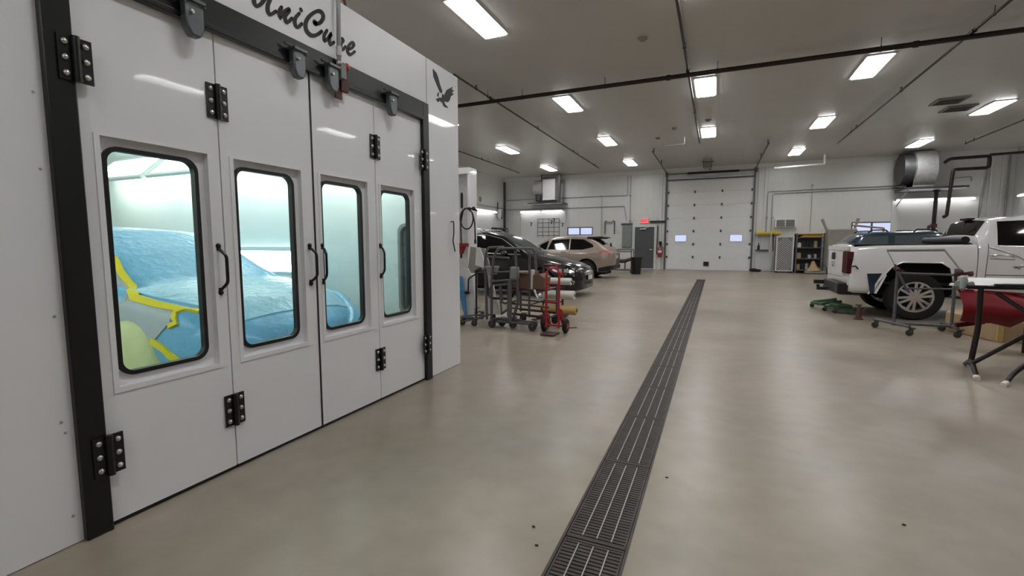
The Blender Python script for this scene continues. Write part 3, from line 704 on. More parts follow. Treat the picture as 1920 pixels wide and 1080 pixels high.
# ================================================================== SPRAY BOOTH
BX, BZ, BY0, BY1, BBX = -2.5, 3.0, -.5, 4.33, -9.2
booth = thing('spray_booth', 'large white paint spray booth with four windowed doors and black frame', 'spray booth', (-2.5, 2.4, 0))
F0, F1, FZ = 1.02, 3.745, 2.58      # black frame, outside
D0, D1, DZ = 1.12, 3.652, 2.432     # doorway
sh = plate([[(BY0, .004), (F0+.02, .004), (F0+.02, FZ-.02), (F1-.02, FZ-.02), (F1-.02, .004), (BY1, .004), (BY1, BZ), (BY0, BZ)]], .06, onx(BX-.03))
obj('front_panel', sh, 'booth_white', booth, world=True, smooth=0)
# fine panel joints and screws on the front
obj('panel_joint', MB().box((BX, 3.755, 2.6), (BX+.002, 3.76, BZ)).box((BX, F0-.02, 2.6), (BX+.002, F0-.016, BZ)), 'panel_grey', booth, world=True)
m = MB()
for z in (.13, .5, .55, 1.0, 1.6, 1.9, 2.3): m.lathe([(.006, 0), (.005, .003), (0, .004)], (BX, .99 - (z == .55)*.01, z), 'x', 8)
for z in (.2, .7, 1.3, 1.9, 2.5, 2.9): m.lathe([(.006, 0), (.005, .003), (0, .004)], (BX, 4.29, z), 'x', 8)
obj('screws', m, 'bolt', booth, world=True)
walls = MB().box((BBX, BY1-.06, 0), (BX-.06, BY1, BZ)).box((BBX, BY0, 0), (BX-.06, BY0+.06, BZ)).box((BBX-.06, BY0, 0), (BBX, BY1, BZ))
obj('booth_shell', walls, 'booth_white', booth, world=True, smooth=0)
obj('booth_roof', MB().box((BBX-.06, BY0, BZ-.06), (BX-.06, BY1, BZ)), 'booth_white', booth, world=True, smooth=0)
lin = MB().box((BBX+.001, BY1-.075, .01), (BX-.07, BY1-.062, BZ-.08)).box((BBX+.001, BY0+.062, .01), (BX-.07, BY0+.075, BZ-.08)).box((BBX+.001, BY0+.07, .01), (BBX+.012, BY1-.07, BZ-.08)).box((BBX, BY0+.07, BZ-.075), (BX-.07, BY1-.07, BZ-.062))
obj('inner_lining', lin, 'booth_in', booth, world=True, smooth=0)
obj('inner_floor', MB().box((BBX+.01, BY0+.08, .003), (BX-.08, BY1-.08, .012)), 'panel_grey', booth, world=True, smooth=0)
# far side personnel door seen through the last window
f = obj('side_door', plate([rrect(-3.4, .1, -2.62, 1.95, .02, 1), rrect(-3.19, .53, -2.74, 1.5, .09)], .03, ony(BY1-.095)), 'booth_in', booth, world=True)
obj('side_window_gasket', plate([rrect(-3.21, .51, -2.72, 1.52, .1), rrect(-3.18, .54, -2.75, 1.49, .09)], .04, ony(BY1-.1)), 'panel_grey', f, world=True)
obj('side_window_glass', MB().box((-3.19, BY1-.082, .53), (-2.74, BY1-.078, 1.5)), 'mid_glass', f, world=True)
# black steel frame
obj('frame_post', MB().box((BX-.05, F0, 0), (BX+.03, D0, FZ)), 'black_frame', booth, world=True, bevel=.006)
obj('frame_post', MB().box((BX-.05, D1, 0), (BX+.03, F1, FZ)), 'black_frame', booth, world=True, bevel=.006)
obj('frame_header', MB().box((BX-.05, D0, DZ), (BX+.028, D1, FZ)).box((BX-.03, D0, DZ-.015), (BX+.036, D1, DZ+.012)), 'black_frame', booth, world=True, bevel=.004)
seams = [1.12, 1.741, 2.381, 3.015, 3.652]
wins = [(1.21, 1.625), (1.83, 2.235), (2.458, 2.868), (3.086, 3.48)]
hand = [(1.70, 1), (2.33, 1), (2.438, -1), (3.052, -1)]
words = ['nearest', 'second', 'third', 'farthest']
for i in range(4):
    y0, y1 = seams[i]+.004, seams[i+1]-.004; u0, u1 = wins[i]
    ry0, ry1 = u0-.014, u1+.045
    leaf = plate([rect(y0, .022, y1, DZ-.018), rect(ry0, .64, ry1, 1.775)], .05, onx(BX-.025))
    d = obj('door', leaf, 'booth_white', booth, world=True, smooth=0)
    obj('window_panel', plate([rect(ry0-.004, .636, ry1+.004, 1.779), rrect(u0, .685, u1, 1.735, .065)], .014, onx(BX-.036)), 'booth_white', d, world=True, smooth=0)
    obj('window_trim', plate([rect(ry0-.022, .615, ry1+.022, 1.782), rect(ry0, .64, ry1, 1.775)], .006, onx(BX+.002)), 'booth_white', d, world=True, smooth=0)
    obj('window_gasket', plate([rrect(u0-.004, .68, u1+.004, 1.74, .068), rrect(u0+.016, .70, u1-.016, 1.72, .052)], .034, onx(BX-.032)), 'rubber', d, world=True, bevel=.003)
    obj('window_glass', MB().box((BX-.042, u0+.005, .69), (BX-.037, u1-.005, 1.73)), 'glass', d, world=True)
    hy, sg = hand[i]
    h = MB().round_tube([(BX, hy, 1.275), (BX+.02, hy, 1.265), (BX+.05, hy+.012*sg, 1.235), (BX+.05, hy+.012*sg, 1.085), (BX+.02, hy, 1.055), (BX, hy, 1.045)], .0085, .02, 8)
    h.lathe([(.016, 0), (.016, .006), (.008, .012), (0, .012)], (BX, hy, 1.288), 'x', 10).lathe([(.016, 0), (.016, .006), (.008, .012), (0, .012)], (BX, hy, 1.032), 'x', 10)
    h.box((BX, hy-.012, 1.262), (BX+.006, hy+.012, 1.29)).box((BX, hy-.012, 1.03), (BX+.006, hy+.012, 1.058))
    obj('handle', h, 'hinge_black', d, world=True)
    m = MB().box((BX+.0, y0, .0), (BX+.004, y1, .02)); 
    obj('bottom_seal', MB().box((BX-.045, y0, .004), (BX-.005, y1, .024)), 'rubber', d, world=True)
obj('centre_seal', MB().box((BX-.03, 2.375, .02), (BX+.004, 2.387, DZ)), 'rubber', booth, world=True)
def hinge(yc, zc, hw, wide_l=True):
    m = MB(); z0, z1 = zc-.09, zc+.09
    m.box((BX+.002, yc-hw, z0), (BX+.009, yc-.012, z1)); m.box((BX+.002, yc+.012, z0), (BX+.009, yc+hw, z1))
    m.tube([(BX+.016, yc, z0-.002), (BX+.016, yc, z1+.002)], .0145, 12)
    m.cur = 1
    for sgn in (-1, 1):
        for dz in (-.062, 0, .062): m.lathe([(.013, .0), (.013, .004), (.009, .009), (0, .011)], (BX+.009, yc+sgn*hw*.6, zc+dz), 'x', 12)
    return m
for yc, nm in ((1.741, 'h'), (3.015, 'h')):
    for zc in (2.06, .355): obj('hinge', hinge(yc, zc, .058), ['hinge_black', 'bolt'], booth, world=True)
for yc in (D0, D1):
    for zc in (2.06, .355):
        m = hinge(yc, zc, .058); m.v = [(x+.028, y, z) for x, y, z in m.v]
        obj('hinge', m, ['hinge_black', 'bolt'], booth, world=True)
# latches hanging from the header
for y in (1.6, 2.24, 2.525, 3.165):
    k = MB(); 
    k.prism([(y-.045, 2.5), (y+.045, 2.5), (y+.045, 2.37), (y+.025, 2.33), (y-.02, 2.33), (y-.045, 2.37)], BX+.034, BX+.085, 'yz')
    ob = obj('door_latch', k, 'latch_grey', booth, world=True, bevel=.01)
    obj('latch_arm', MB().tube([(BX+.06, y-.09, 2.515), (BX+.07, y, 2.5), (BX+.09, y+.05, 2.48)], .008, 8).box((BX+.03, y-.05, 2.49), (BX+.1, y+.045, 2.505)), 'latch_grey', ob, world=True)
    obj('latch_bolt', MB().lathe([(.01, 0), (.01, .012), (0, .014)], (BX+.085, y-.02, 2.44), 'x', 8), 'bolt', ob, world=True)
# lettering and eagle emblem on the header panel
strokes = {'letter_u': [[(2.034,2.763),(2.008,2.725),(2.0,2.692),(2.018,2.677),(2.051,2.708),(2.09,2.77),(2.11,2.806)], [(2.129,2.83),(2.109,2.757),(2.091,2.711),(2.091,2.677),(2.111,2.671),(2.148,2.704)]],
 'letter_n': [[(2.191,2.747),(2.172,2.712),(2.175,2.675)], [(2.175,2.679),(2.204,2.722),(2.238,2.756),(2.242,2.744),(2.212,2.698),(2.226,2.672),(2.265,2.713)]],
 'letter_i': [[(2.325,2.768),(2.291,2.724),(2.287,2.686),(2.307,2.676),(2.341,2.712)]],
 'letter_c': [[(2.445,2.758),(2.487,2.774),(2.521,2.816),(2.523,2.847),(2.497,2.855),(2.456,2.833),(2.403,2.781),(2.373,2.729),(2.376,2.685),(2.414,2.669),(2.46,2.689),(2.508,2.731)]],
 'letter_u_small': [[(2.557,2.757),(2.528,2.711),(2.532,2.678),(2.564,2.71),(2.593,2.75),(2.576,2.708),(2.583,2.673),(2.618,2.702)]],
 'letter_r': [[(2.672,2.765),(2.654,2.734)], [(2.654,2.734),(2.681,2.751),(2.707,2.749),(2.682,2.708),(2.694,2.678),(2.728,2.714)]],
 'letter_e': [[(2.758,2.706),(2.793,2.728),(2.815,2.76),(2.794,2.766),(2.759,2.727),(2.747,2.686),(2.777,2.676),(2.823,2.714)]]}
def brush(ss, wd):
    m = MB(); off = 0
    for s_ in ss:
        L, R = ribbon(s_, wd); n = len(L); x0, x1 = BX+.001+off, BX+.004+off; off += .0003
        vs = [(x1, *p) for p in L] + [(x1, *p) for p in R] + [(x0, *p) for p in L] + [(x0, *p) for p in R]; fs = []
        for k in range(n-1):
            fs += [(k, k+1, n+k+1, n+k), (2*n+k, 2*n+k+1, k+1, k), (n+k, n+k+1, 3*n+k+1, 3*n+k)]
        fs += [(0, n, 3*n, 2*n), (n-1, 3*n-1, 4*n-1, 2*n-1)]
        m.add(vs, fs)
        for e in (s_[0], s_[-1]): m.lathe([(wd*.3, -.003), (wd*.3, 0), (0, 0)], (x1, e[0], e[1]), 'x', 10)
    return m
let = None
for nm, ss in strokes.items():
    m = brush(ss, .036 if nm == 'letter_c' else .031)
    if nm == 'letter_i': m.lathe([(.014, 0), (.014, .003), (0, .003)], (BX+.001, 2.339, 2.795), 'x', 12)
    if nm == 'letter_c': m.lathe([(.02, 0), (.02, .003), (0, .003)], (BX+.001, 2.452, 2.762), 'x', 14)
    obj(nm, m, 'sign_black', booth, world=True, smooth=0, recalc=True)
eagle = obj('eagle_emblem', plate([[(3.871,2.936),(3.928,2.918),(3.96,2.883),(3.988,2.831),(4.031,2.778),(4.01,2.752),(3.977,2.767),(3.935,2.81),(3.88,2.868)]], .004, onx(BX+.002)), 'eagle_green', booth, world=True, smooth=0)
for nm, pl in (('eagle_body', [(3.97,2.702),(4.024,2.717),(4.03,2.755),(4.06,2.745),(4.112,2.814),(4.228,2.88),(4.206,2.847),(4.254,2.851),(4.211,2.819),(4.243,2.81),(4.189,2.776),(4.161,2.727),(4.13,2.702),(4.068,2.696),(4.058,2.673),(4.008,2.67),(3.979,2.682)]),
               ('eagle_head', [(3.917,2.673),(3.97,2.702),(3.979,2.682),(3.954,2.655)]), ('eagle_neck', [(3.942,2.732),(3.976,2.757),(3.961,2.733),(3.96,2.707),(3.941,2.707)]),
               ('eagle_tail', [(4.033,2.671),(4.068,2.678),(4.083,2.664),(4.108,2.66),(4.133,2.648),(4.067,2.641),(4.047,2.649)])):
    obj(nm, plate([pl], .004, onx(BX+.0025)), 'eagle_green', eagle, world=True, smooth=0)
# conduit and red switch on the header
t = thing('door_switch', 'grey flexible conduit with red round button box on booth header', 'switch', (BX, 2.62, 2.4))
obj('conduit', MB().round_tube([(BX+.05, 2.61, 2.5), (BX+.05, 2.61, 2.62), (BX+.07, 2.6, 2.95), (BX+.02, 2.63, 3.08), (BX-.12, 2.7, 3.12), (BX-.2, 2.84, 3.0)], .015, .12, 10), 'pipe_grey', t, world=True)
obj('connector', MB().tube([(BX+.05, 2.61, 2.6), (BX+.05, 2.61, 2.66)], .02, 10).tube([(BX+.05, 2.61, 2.5), (BX+.05, 2.61, 2.56)], .021, 10), 'galv', t, world=True)
obj('switch_box', MB().box((BX+.03, 2.585, 2.44), (BX+.09, 2.635, 2.54)), 'panel_grey', t, world=True, bevel=.004)
obj('bracket', MB().box((BX+.03, 2.62, 2.37), (BX+.055, 2.69, 2.5)).box((BX+.03, 2.575, 2.31), (BX+.04, 2.64, 2.42)), 'rust_red', t, world=True, bevel=.003)
obj('button', MB().lathe([(.026, 0), (.026, .02), (.015, .028), (0, .028)], (BX+.06, 2.655, 2.535), 'x', 16), 'ext_red', t, world=True)
t = thing('booth_roof_pipe', 'brown curved cable loop standing on the booth roof edge', 'cable', (BX-.2, 2.8, 3.0))
obj('cable', MB().round_tube([(BX-.1, 2.86, 3.0), (BX-.1, 2.85, 3.1), (BX-.1, 2.72, 3.22), (BX-.3, 2.6, 3.25)], .01, .1, 8), 'rust_red', t, world=True)
pipe_thing('looped_cable', 'thin black cord hanging on hook at the booth end panel', [(BX+.02, 4.13, 1.52), (BX+.03, 4.17, 1.53), (BX+.03, 4.17, 1.4), (BX+.03, 4.15, 1.33), (BX+.03, 4.19, 1.22)], .006, 'dark', .02, cat='cord')

# booth light fixtures
def blight(loc, L, H, tilt, rz, label):
    t = thing('booth_light', label, 'light fixture', loc, rz, 'lights inside the spray booth')
    rot = Matrix.Rotation(tilt, 4, 'X')
    def R(m): m.v = [tuple(rot @ Vector(p)) for p in m.v]; return m
    obj('housing', R(plate([rect(-L/2-.05, -H/2-.05, L/2+.05, H/2+.05), rect(-L/2, -H/2, L/2, H/2)], .04, lambda u, v, w_: (u, -w_-.02, v))), 'booth_in', t, smooth=0)
    obj('lamp', R(MB().add([(-L/2, -.012, -H/2), (L/2, -.012, -H/2), (L/2, -.012, H/2), (-L/2, -.012, H/2)], [(0, 1, 2, 3)])), 'booth_lamp', t, smooth=0, recalc=False)
    return t
for i, x in enumerate((-3.6, -5.0, -6.4, -7.8)):
    blight((x, BY1-.27, 2.36), 1.2, .42, -.8, 0, 'tilted bright light panel high on booth side wall, %s from the doors' % ['first', 'second', 'third', 'fourth'][i])
    blight((x, BY0+.27, 2.36), 1.2, .42, -.8, PI, 'tilted light panel on the near booth side wall, %s from the doors' % ['first', 'second', 'third', 'fourth'][i])
blight((-5.25, BY1-.1, 1.08), 1.3, .26, 0, 0, 'low bright light panel on booth side wall behind the wrapped hood')
blight((-7.3, BY1-.1, 1.08), 1.2, .26, 0, 0, 'low bright light panel on booth side wall behind the wrapped roof')
t = thing('air_gauge', 'small orange tag box high on the inner booth wall', 'tag box', (-5.9, BY1-.08, 2.25))
obj('box', MB().box((-6.0, BY1-.14, 2.12), (-5.84, BY1-.077, 2.42)), 'carton', t, world=True)

# ================================================================== CARS
def interp(keys, x):
    if x <= keys[0][0]: return list(keys[0][1:])
    for a, b in zip(keys, keys[1:]):
        if x <= b[0]:
            t = (x-a[0])/(b[0]-a[0]); return [p+(q-p)*t for p, q in zip(a[1:], b[1:])]
    return list(keys[-1][1:])
class Car:
    """lofted body along local x (nose at +x). keys: x, zb, wb, zm, wm, zs, ws, zt, wt"""
    def __init__(s, keys, n=110, sm=.05):
        s.keys = keys; s.x0, s.x1 = keys[0][0], keys[-1][0]; s.sm = sm
        s.xs = [s.x0+(s.x1-s.x0)*i/n for i in range(n+1)]
        s.secs = [s.section(x) for x in s.xs]
    def par(s, x):
        a = [interp(s.keys, min(max(x+d, s.x0), s.x1)) for d in (-s.sm, -s.sm/2, 0, s.sm/2, s.sm)] if s.x0+s.sm < x < s.x1-s.sm else [interp(s.keys, x)]
        return [sum(c)/len(a) for c in zip(*a)]
    def section(s, x):
        zb, wb, zm, wm, zs, ws, zt, wt = s.par(x)
        c = [(0, zb), (wb*.85, zb), (wb, zb+.06), (wm, zm), ((wm+ws)/2+.01, (zm+zs)/2), (ws, zs), (ws*.35+wt*.65, zs+(zt-zs)*.6), (wt*.97, zt-.035), (wt*.8, zt), (wt*.4, zt+.02), (0, zt+.025)]
        out = []; P_ = [c[0]]+c+[c[-1]]
        for i in range(1, len(P_)-2):
            for k in range(3):
                t = k/3; a, b, d, e = P_[i-1:i+3]
                # gentle curve: blend of line and Catmull-Rom
                q = []
                for j in (0, 1):
                    cr = .5*((2*b[j])+(-a[j]+d[j])*t+(2*a[j]-5*b[j]+4*d[j]-e[j])*t*t+(-a[j]+3*b[j]-3*d[j]+e[j])*t**3)
                    q.append(.5*cr+.5*(b[j]+(d[j]-b[j])*t))
                out.append((max(q[0], 0), q[1]))
        out.append(c[-1]); return out
    def body(s):
        m = MB(); n = len(s.secs[0]); rows = []
        for x, sec in zip(s.xs, s.secs):
            rows.append([(x, y, z) for y, z in sec] + [(x, -y, z) for y, z in sec[-2:0:-1]])
        N_ = len(rows[0]); vs = [p for r in rows for p in r]; fs = []
        for i in range(len(rows)-1):
            for k in range(N_): fs.append((i*N_+k, i*N_+(k+1)%N_, (i+1)*N_+(k+1)%N_, (i+1)*N_+k))
        fs.append(tuple(range(N_-1, -1, -1))); fs.append(tuple((len(rows)-1)*N_+k for k in range(N_)))
        return m.add(vs, fs)
    def sy(s, x, z):
        sec = s.section(x); best = None
        for (y0, z0), (y1, z1) in zip(sec[3:], sec[4:]):
            if min(z0, z1)-1e-6 <= z <= max(z0, z1)+1e-6:
                t = 0 if abs(z1-z0) < 1e-6 else (z-z0)/(z1-z0); return y0+(y1-y0)*t
        return sec[4][0] if z < sec[4][1] else sec[-6][0]
    def tz(s, x, y):
        sec = s.section(x)[::-1]; y = abs(y)
        for (y0, z0), (y1, z1) in zip(sec, sec[1:]):
            if y0-1e-6 <= y <= y1+1e-6:
                t = 0 if abs(y1-y0) < 1e-6 else (y-y0)/(y1-y0); return z0+(z1-z0)*t
        return sec[-8][1]
    def side(s, topl, botl, sgn, off=.008, nu=14, nv=5):
        def res(pl, t):
            n = len(pl)-1; q = min(t*n, n-1e-9); i = int(q); f_ = q-i
            return pl[i][0]+(pl[i+1][0]-pl[i][0])*f_, pl[i][1]+(pl[i+1][1]-pl[i][1])*f_
        rows = []; rows2 = []
        for j in range(nv+1):
            r, r2 = [], []
            for i in range(nu+1):
                a, b = res(topl, i/nu), res(botl, i/nu); x = a[0]+(b[0]-a[0])*j/nv; z = a[1]+(b[1]-a[1])*j/nv
                y = s.sy(x, z); r.append((x, sgn*(y+off), z)); r2.append((x, sgn*(y-.02), z))
            rows.append(r); rows2.append(r2)
        return slab(rows, rows2)
    def topp(s, xa, xb, wa, wb_, off=.008, nu=10, nv=8):
        """patch over the top between x=xa (half width wa) and x=xb"""
        rows, rows2 = [], []
        for j in range(nv+1):
            t = j/nv; x = xa+(xb-xa)*t; w_ = wa+(wb_-wa)*t; r, r2 = [], []
            for i in range(nu+1):
                y = -w_+2*w_*i/nu; z = s.tz(x, y); r.append((x, y, z+off)); r2.append((x, y, z-.02))
            rows.append(r); rows2.append(r2)
        return slab(rows, rows2)
    def line(s, pts, sgn, wd=.008, off=.004):
        m = MB(); P_ = []
        for (a, b), (c, d) in zip(pts, pts[1:]):
            for k in range(8): P_.append((a+(c-a)*k/8, b+(d-b)*k/8))
        P_.append(pts[-1])
        m.tube([(x, sgn*(s.sy(x, z)+off-wd*.4), z) for x, z in P_], wd/2, 6); return m
def slab(r1, r2):
    m = MB(); nr, nc = len(r1), len(r1[0]); vs = [p for r in r1 for p in r]+[p for r in r2 for p in r]; o = nr*nc; fs = []
    for i in range(nr-1):
        for j in range(nc-1):
            q = (i*nc+j, i*nc+j+1, (i+1)*nc+j+1, (i+1)*nc+j); fs.append(q); fs.append(tuple(k+o for k in q[::-1]))
    for i in range(nr-1):
        fs.append((i*nc, (i+1)*nc, (i+1)*nc+o, i*nc+o)); fs.append((i*nc+nc-1+o, (i+1)*nc+nc-1+o, (i+1)*nc+nc-1, i*nc+nc-1))
    for j in range(nc-1):
        fs.append((j+o, j+1+o, j+1, j)); a = (nr-1)*nc+j; fs.append((a, a+1, a+1+o, a+o))
    return m.add(vs, fs)
def cut(o, cutter_mb, dark='dark'):
    c = obj('cutter', cutter_mb, dark, None, smooth=0)
    b = o.modifiers.new('b', 'BOOLEAN'); b.operation = 'DIFFERENCE'; b.solver = 'EXACT'; b.object = c
    try: b.material_mode = 'TRANSFER'
    except Exception: pass
    p = o.parent; mw = o.matrix_world.copy(); loc = o.matrix_parent_inverse.copy(); o.parent = None
    bpy.context.view_layer.update()
    me = bpy.data.meshes.new_from_object(o.evaluated_get(bpy.context.evaluated_depsgraph_get()))
    o.modifiers.clear(); o.data = me; o.parent = p
    bpy.data.objects.remove(c)
def wheel(parent, x, y, R, rr, sgn, spokes=6, mt='alloy', double=False, w_=.22, name='wheel'):
    """sgn: which way the outer face points along y"""
    prof = [(rr, -w_/2), (rr+.02, -w_/2-.005), (R-.03, -w_/2), (R, -w_/2+.04), (R, w_/2-.04), (R-.03, w_/2), (rr+.02, w_/2+.005), (rr, w_/2)]
    wl = obj(name, MB().lathe(prof, (x, y, R), 'y', 48, closed=True), 'tire', parent)
    yo = y+sgn*(w_/2-.01)
    m = MB().lathe([(rr+.002, -w_/2+.01), (rr+.002, w_/2+.004), (rr-.025, w_/2+.004), (rr-.035, w_/2-.03), (rr-.03, -w_/2+.01)], (x, y, R), 'y', 48, closed=True)
    m.lathe([(0, -.03), (.075, -.03), (.07, .012), (.03, .018), (0, .018)] if sgn > 0 else [(0, .03), (.075, .03), (.07, -.012), (.03, -.018), (0, -.018)], (x, yo, R), 'y', 20)
    for k in range(spokes):
        a = 2*PI*k/spokes + .3
        offs = (-.13, .13) if double else (0,)
        for d in offs:
            p = (x+.05*math.cos(a+d*2), yo-.0*sgn, R+.05*math.sin(a+d*2)); q = (x+(rr-.02)*math.cos(a+d*1.5), yo-.012*sgn, R+(rr-.02)*math.sin(a+d*1.5))
            m.bar(p, q, (.04 if mt == 'chrome' else .028) if double else .05, .03, up=(0, 1, 0))
    obj('rim', m, mt, wl)
    obj('brake_disc', MB().lathe([(0, 0), (rr-.05, 0), (rr-.05, .015*sgn), (0, .015*sgn)], (x, y+sgn*.02, R), 'y', 30), 'dark', wl)
    return wl
def arch(x, r, R, h=None, y0=.45, y1=1.2):
    m = MB()
    for sg in (-1, 1):
        n = 24; poly = [(x+r*math.cos(PI*k/n), R+(h or r)*math.sin(PI*k/n)) for k in range(n+1)] + [(x-r, -.2), (x+r, -.2)]
        # keep order
        poly = poly[:n+1]+[(x-r, -.2), (x+r, -.2)]
        m.prism(poly, sg*y0, sg*y1, 'xz')
    return m

# ---- masked car inside the booth (local x: tail 0 .. nose)
mc = thing('masked_car', 'car wrapped in blue masking film inside the spray booth', 'car', (-7.25, 2.7, 0), 0)
K = [(0, .3, .62, .6, .72, .9, .70, 1.0, .55), (.25, .22, .74, .6, .80, .95, .76, 1.25, .58), (.7, .2, .76, .6, .82, .98, .78, 1.43, .62), (1.6, .2, .76, .6, .82, .98, .78, 1.45, .64), (2.3, .2, .76, .6, .82, .98, .78, 1.41, .62), (2.75, .2, .76, .6, .82, .96, .78, 1.22, .64), (3.2, .2, .76, .6, .82, .92, .76, .99, .66), (3.6, .2, .76, .58, .82, .86, .76, .93, .68), (4.0, .22, .74, .55, .82, .8, .76, .86, .66), (4.25, .25, .66, .5, .72, .66, .66, .72, .55), (4.35, .3, .5, .48, .6, .6, .52, .64, .4)]
c = Car(K)
b = obj('film_wrap', c.body(), 'wrap_blue', mc, smooth=60)
obj('front_film', c.topp(3.3, 4.2, .7, .55, .012), 'wrap_pale', mc)
# unmasked grey fender and door edge, tape lines around it (side facing the doors' near end, -y)
from mathutils.bvhtree import BVHTree
bvh = BVHTree.FromPolygons([v.co.copy() for v in b.data.vertices], [tuple(p.vertices) for p in b.data.polygons])
def snap(p, off):
    loc, nr, _, _ = bvh.find_nearest(Vector(p))
    if nr.dot(loc - Vector((loc.x, 0, .5))) < 0: nr = -nr
    return loc + nr*off, nr
def drape(up, dn, nu, nv, off):
    def res(pl, t):
        q = min(t*(len(pl)-1), len(pl)-1-1e-9); k = int(q); return Vector(pl[k]).lerp(Vector(pl[k+1]), q-k)
    r1, r2 = [], []
    for jj in range(nv+1):
        a_, b_ = [], []
        for ii in range(nu+1):
            p = res(up, ii/nu).lerp(res(dn, ii/nu), jj/nv); a_.append(tuple(snap(p, off)[0])); b_.append(tuple(snap(p, -.01)[0]))
        r1.append(a_); r2.append(b_)
    return slab(r1, r2)
def tape(pts, w_=.05):
    up, dn = [], []
    for k, p in enumerate(pts):
        p = Vector(p); t_ = (Vector(pts[min(k+1, len(pts)-1)])-Vector(pts[max(k-1, 0)])).normalized(); _, nr = snap(p, 0); sd = nr.cross(t_).normalized()
        up.append(p+sd*w_/2); dn.append(p-sd*w_/2)
    return drape(up, dn, 20, 2, .018)
T1 = [(2.806, -.542, 1.184), (2.983, -.593, 1.08), (3.122, -.615, 1.002), (3.203, -.624, .965)]
T2 = [(3.19, -.62, .97), (3.3, -.68, .93), (3.439, -.736, .906), (3.692, -.74, .879), (3.88, -.72, .855), (4.0, -.64, .845)]
obj('bare_fender', drape(T1+T2[1:5], [(2.7, -.79, .7), (2.9, -.81, .6), (3.05, -.81, .62), (3.35, -.812, .68), (3.52, -.807, .69), (3.65, -.81, .67), (3.77, -.813, .64), (3.9, -.776, .77)], 30, 8, .01), 'fender_grey', mc, smooth=60)
obj('masking_tape', tape(T1, .05), 'tape_yellow', mc); obj('masking_tape', tape(T2, .055), 'tape_yellow', mc)
obj('masking_tape', tape([(3.95, -.66, .842), (3.9, -.74, .83), (3.93, -.765, .8), (3.96, -.77, .77), (3.9, -.785, .745)], .035), 'tape_yellow', mc)
obj('masking_tape', tape([(3.75, -.812, .64), (3.89, -.818, .594), (4.009, -.807, .531), (4.052, -.771, .436)], .04), 'tape_yellow', mc)
for x in (3.45, .8):
    for sg in (-1, 1):
        obj('wheel_cover', MB().lathe([(0, -.16), (.3, -.16), (.37, -.1), (.385, 0), (.36, .1), (.28, .17), (0, .18)], (x, sg*.72, .385), 'y', 30), 'bag_yellow', mc, smooth=60)

# ---- black minivan
van = thing('black_minivan', 'shiny black minivan facing right behind the red hand truck', 'minivan', (-7.8, 11.45, 0), 0)
K = [(0, .35, .7, .7, .82, .95, .80, 1.2, .6), (.15, .22, .8, .7, .9, 1.0, .87, 1.5, .68), (.5, .2, .84, .7, .92, 1.02, .89, 1.6, .72), (1.6, .2, .84, .65, .93, 1.02, .89, 1.63, .73), (2.4, .2, .84, .65, .93, 1.0, .89, 1.6, .72), (2.9, .2, .84, .65, .93, .98, .89, 1.48, .70), (3.45, .2, .84, .62, .93, .96, .88, 1.17, .72), (3.75, .2, .84, .6, .92, .92, .87, 1.01, .74), (4.2, .18, .84, .58, .92, .84, .85, .92, .72), (4.6, .16, .8, .52, .88, .74, .8, .82, .66), (4.8, .16, .68, .45, .76, .66, .68, .73, .55), (4.9, .2, .5, .42, .58, .6, .5, .65, .4)]
c = Car(K)
b = obj('body', c.body(), 'van_black', van, smooth=50)
for ax in (3.95, .95):
    cut(b, arch(ax, .39, .34))
    for sg in (-1, 1): wheel(van, ax, sg*.8, .345, .23, sg, 5, 'alloy', True)
for sg in (-1, 1):
    obj('side_window', c.side([(2.05, 1.5), (2.5, 1.5), (2.85, 1.4), (3.3, 1.12)], [(2.0, 1.1), (2.5, 1.08), (2.85, 1.06), (3.35, 1.05)], sg), 'tint_glass', van)
    obj('side_window', c.side([(.95, 1.5), (1.9, 1.53)], [(.9, 1.1), (1.95, 1.1)], sg), 'tint_glass', van)
    obj('side_window', c.side([(.3, 1.46), (.88, 1.5)], [(.25, 1.15), (.83, 1.1)], sg), 'tint_glass', van)
    obj('window_trim', c.line([(.25, 1.12), (1.0, 1.08), (2.5, 1.06), (3.4, 1.03)], sg, .02), 'chrome', van)
    obj('roof_trim', c.line([(.5, 1.54), (1.6, 1.565), (2.4, 1.53), (2.85, 1.42), (3.35, 1.1)], sg, .028), 'chrome', van)
    obj('door_seam', c.line([(2.0, 1.05), (2.0, .32)], sg), 'dark', van); obj('door_seam', c.line([(3.2, 1.0), (3.1, .5), (3.1, .32)], sg), 'dark', van)
    obj('door_handle', MB().bar((2.2, sg*.93, .93), (2.42, sg*.93, .93), .03, .03), 'chrome', van)
    mi = obj('mirror', MB().ball((3.05, sg*1.03, 1.06), .1, 12, (.8, 1.1, .75)).bar((3.05, sg*.86, 1.02), (3.05, sg*.98, 1.04), .05), 'van_black', van)
    obj('headlight', c.side([(4.28, .72), (4.55, .7), (4.74, .67)], [(4.32, .66), (4.55, .62), (4.76, .6)], sg, .012), 'lens', van)
    obj('fog_light', c.side([(4.55, .4), (4.75, .4)], [(4.5, .33), (4.72, .33)], sg, .012), 'trim_dark', van)
    obj('fog_trim', c.line([(4.5, .41), (4.62, .42), (4.76, .41), (4.72, .33)], sg, .018, .012), 'chrome', van)
obj('windshield', c.topp(2.62, 3.66, .56, .74), 'mid_glass', van)
obj('wiper', MB().bar((3.6, -.5, 1.1), (3.4, .0, 1.26), .02).bar((3.62, .05, 1.1), (3.42, .5, 1.24), .02), 'dark', van)
obj('grille', MB().tube([(4.87, -.38, .6), (4.93, 0, .61), (4.87, .38, .6)], .028, 8).tube([(4.88, -.36, .55), (4.93, 0, .555), (4.88, .36, .55)], .018, 8), 'chrome', van)
obj('lower_grille', MB().tube([(4.82, -.5, .36), (4.93, 0, .36), (4.82, .5, .36)], .06, 10), 'trim_dark', van)
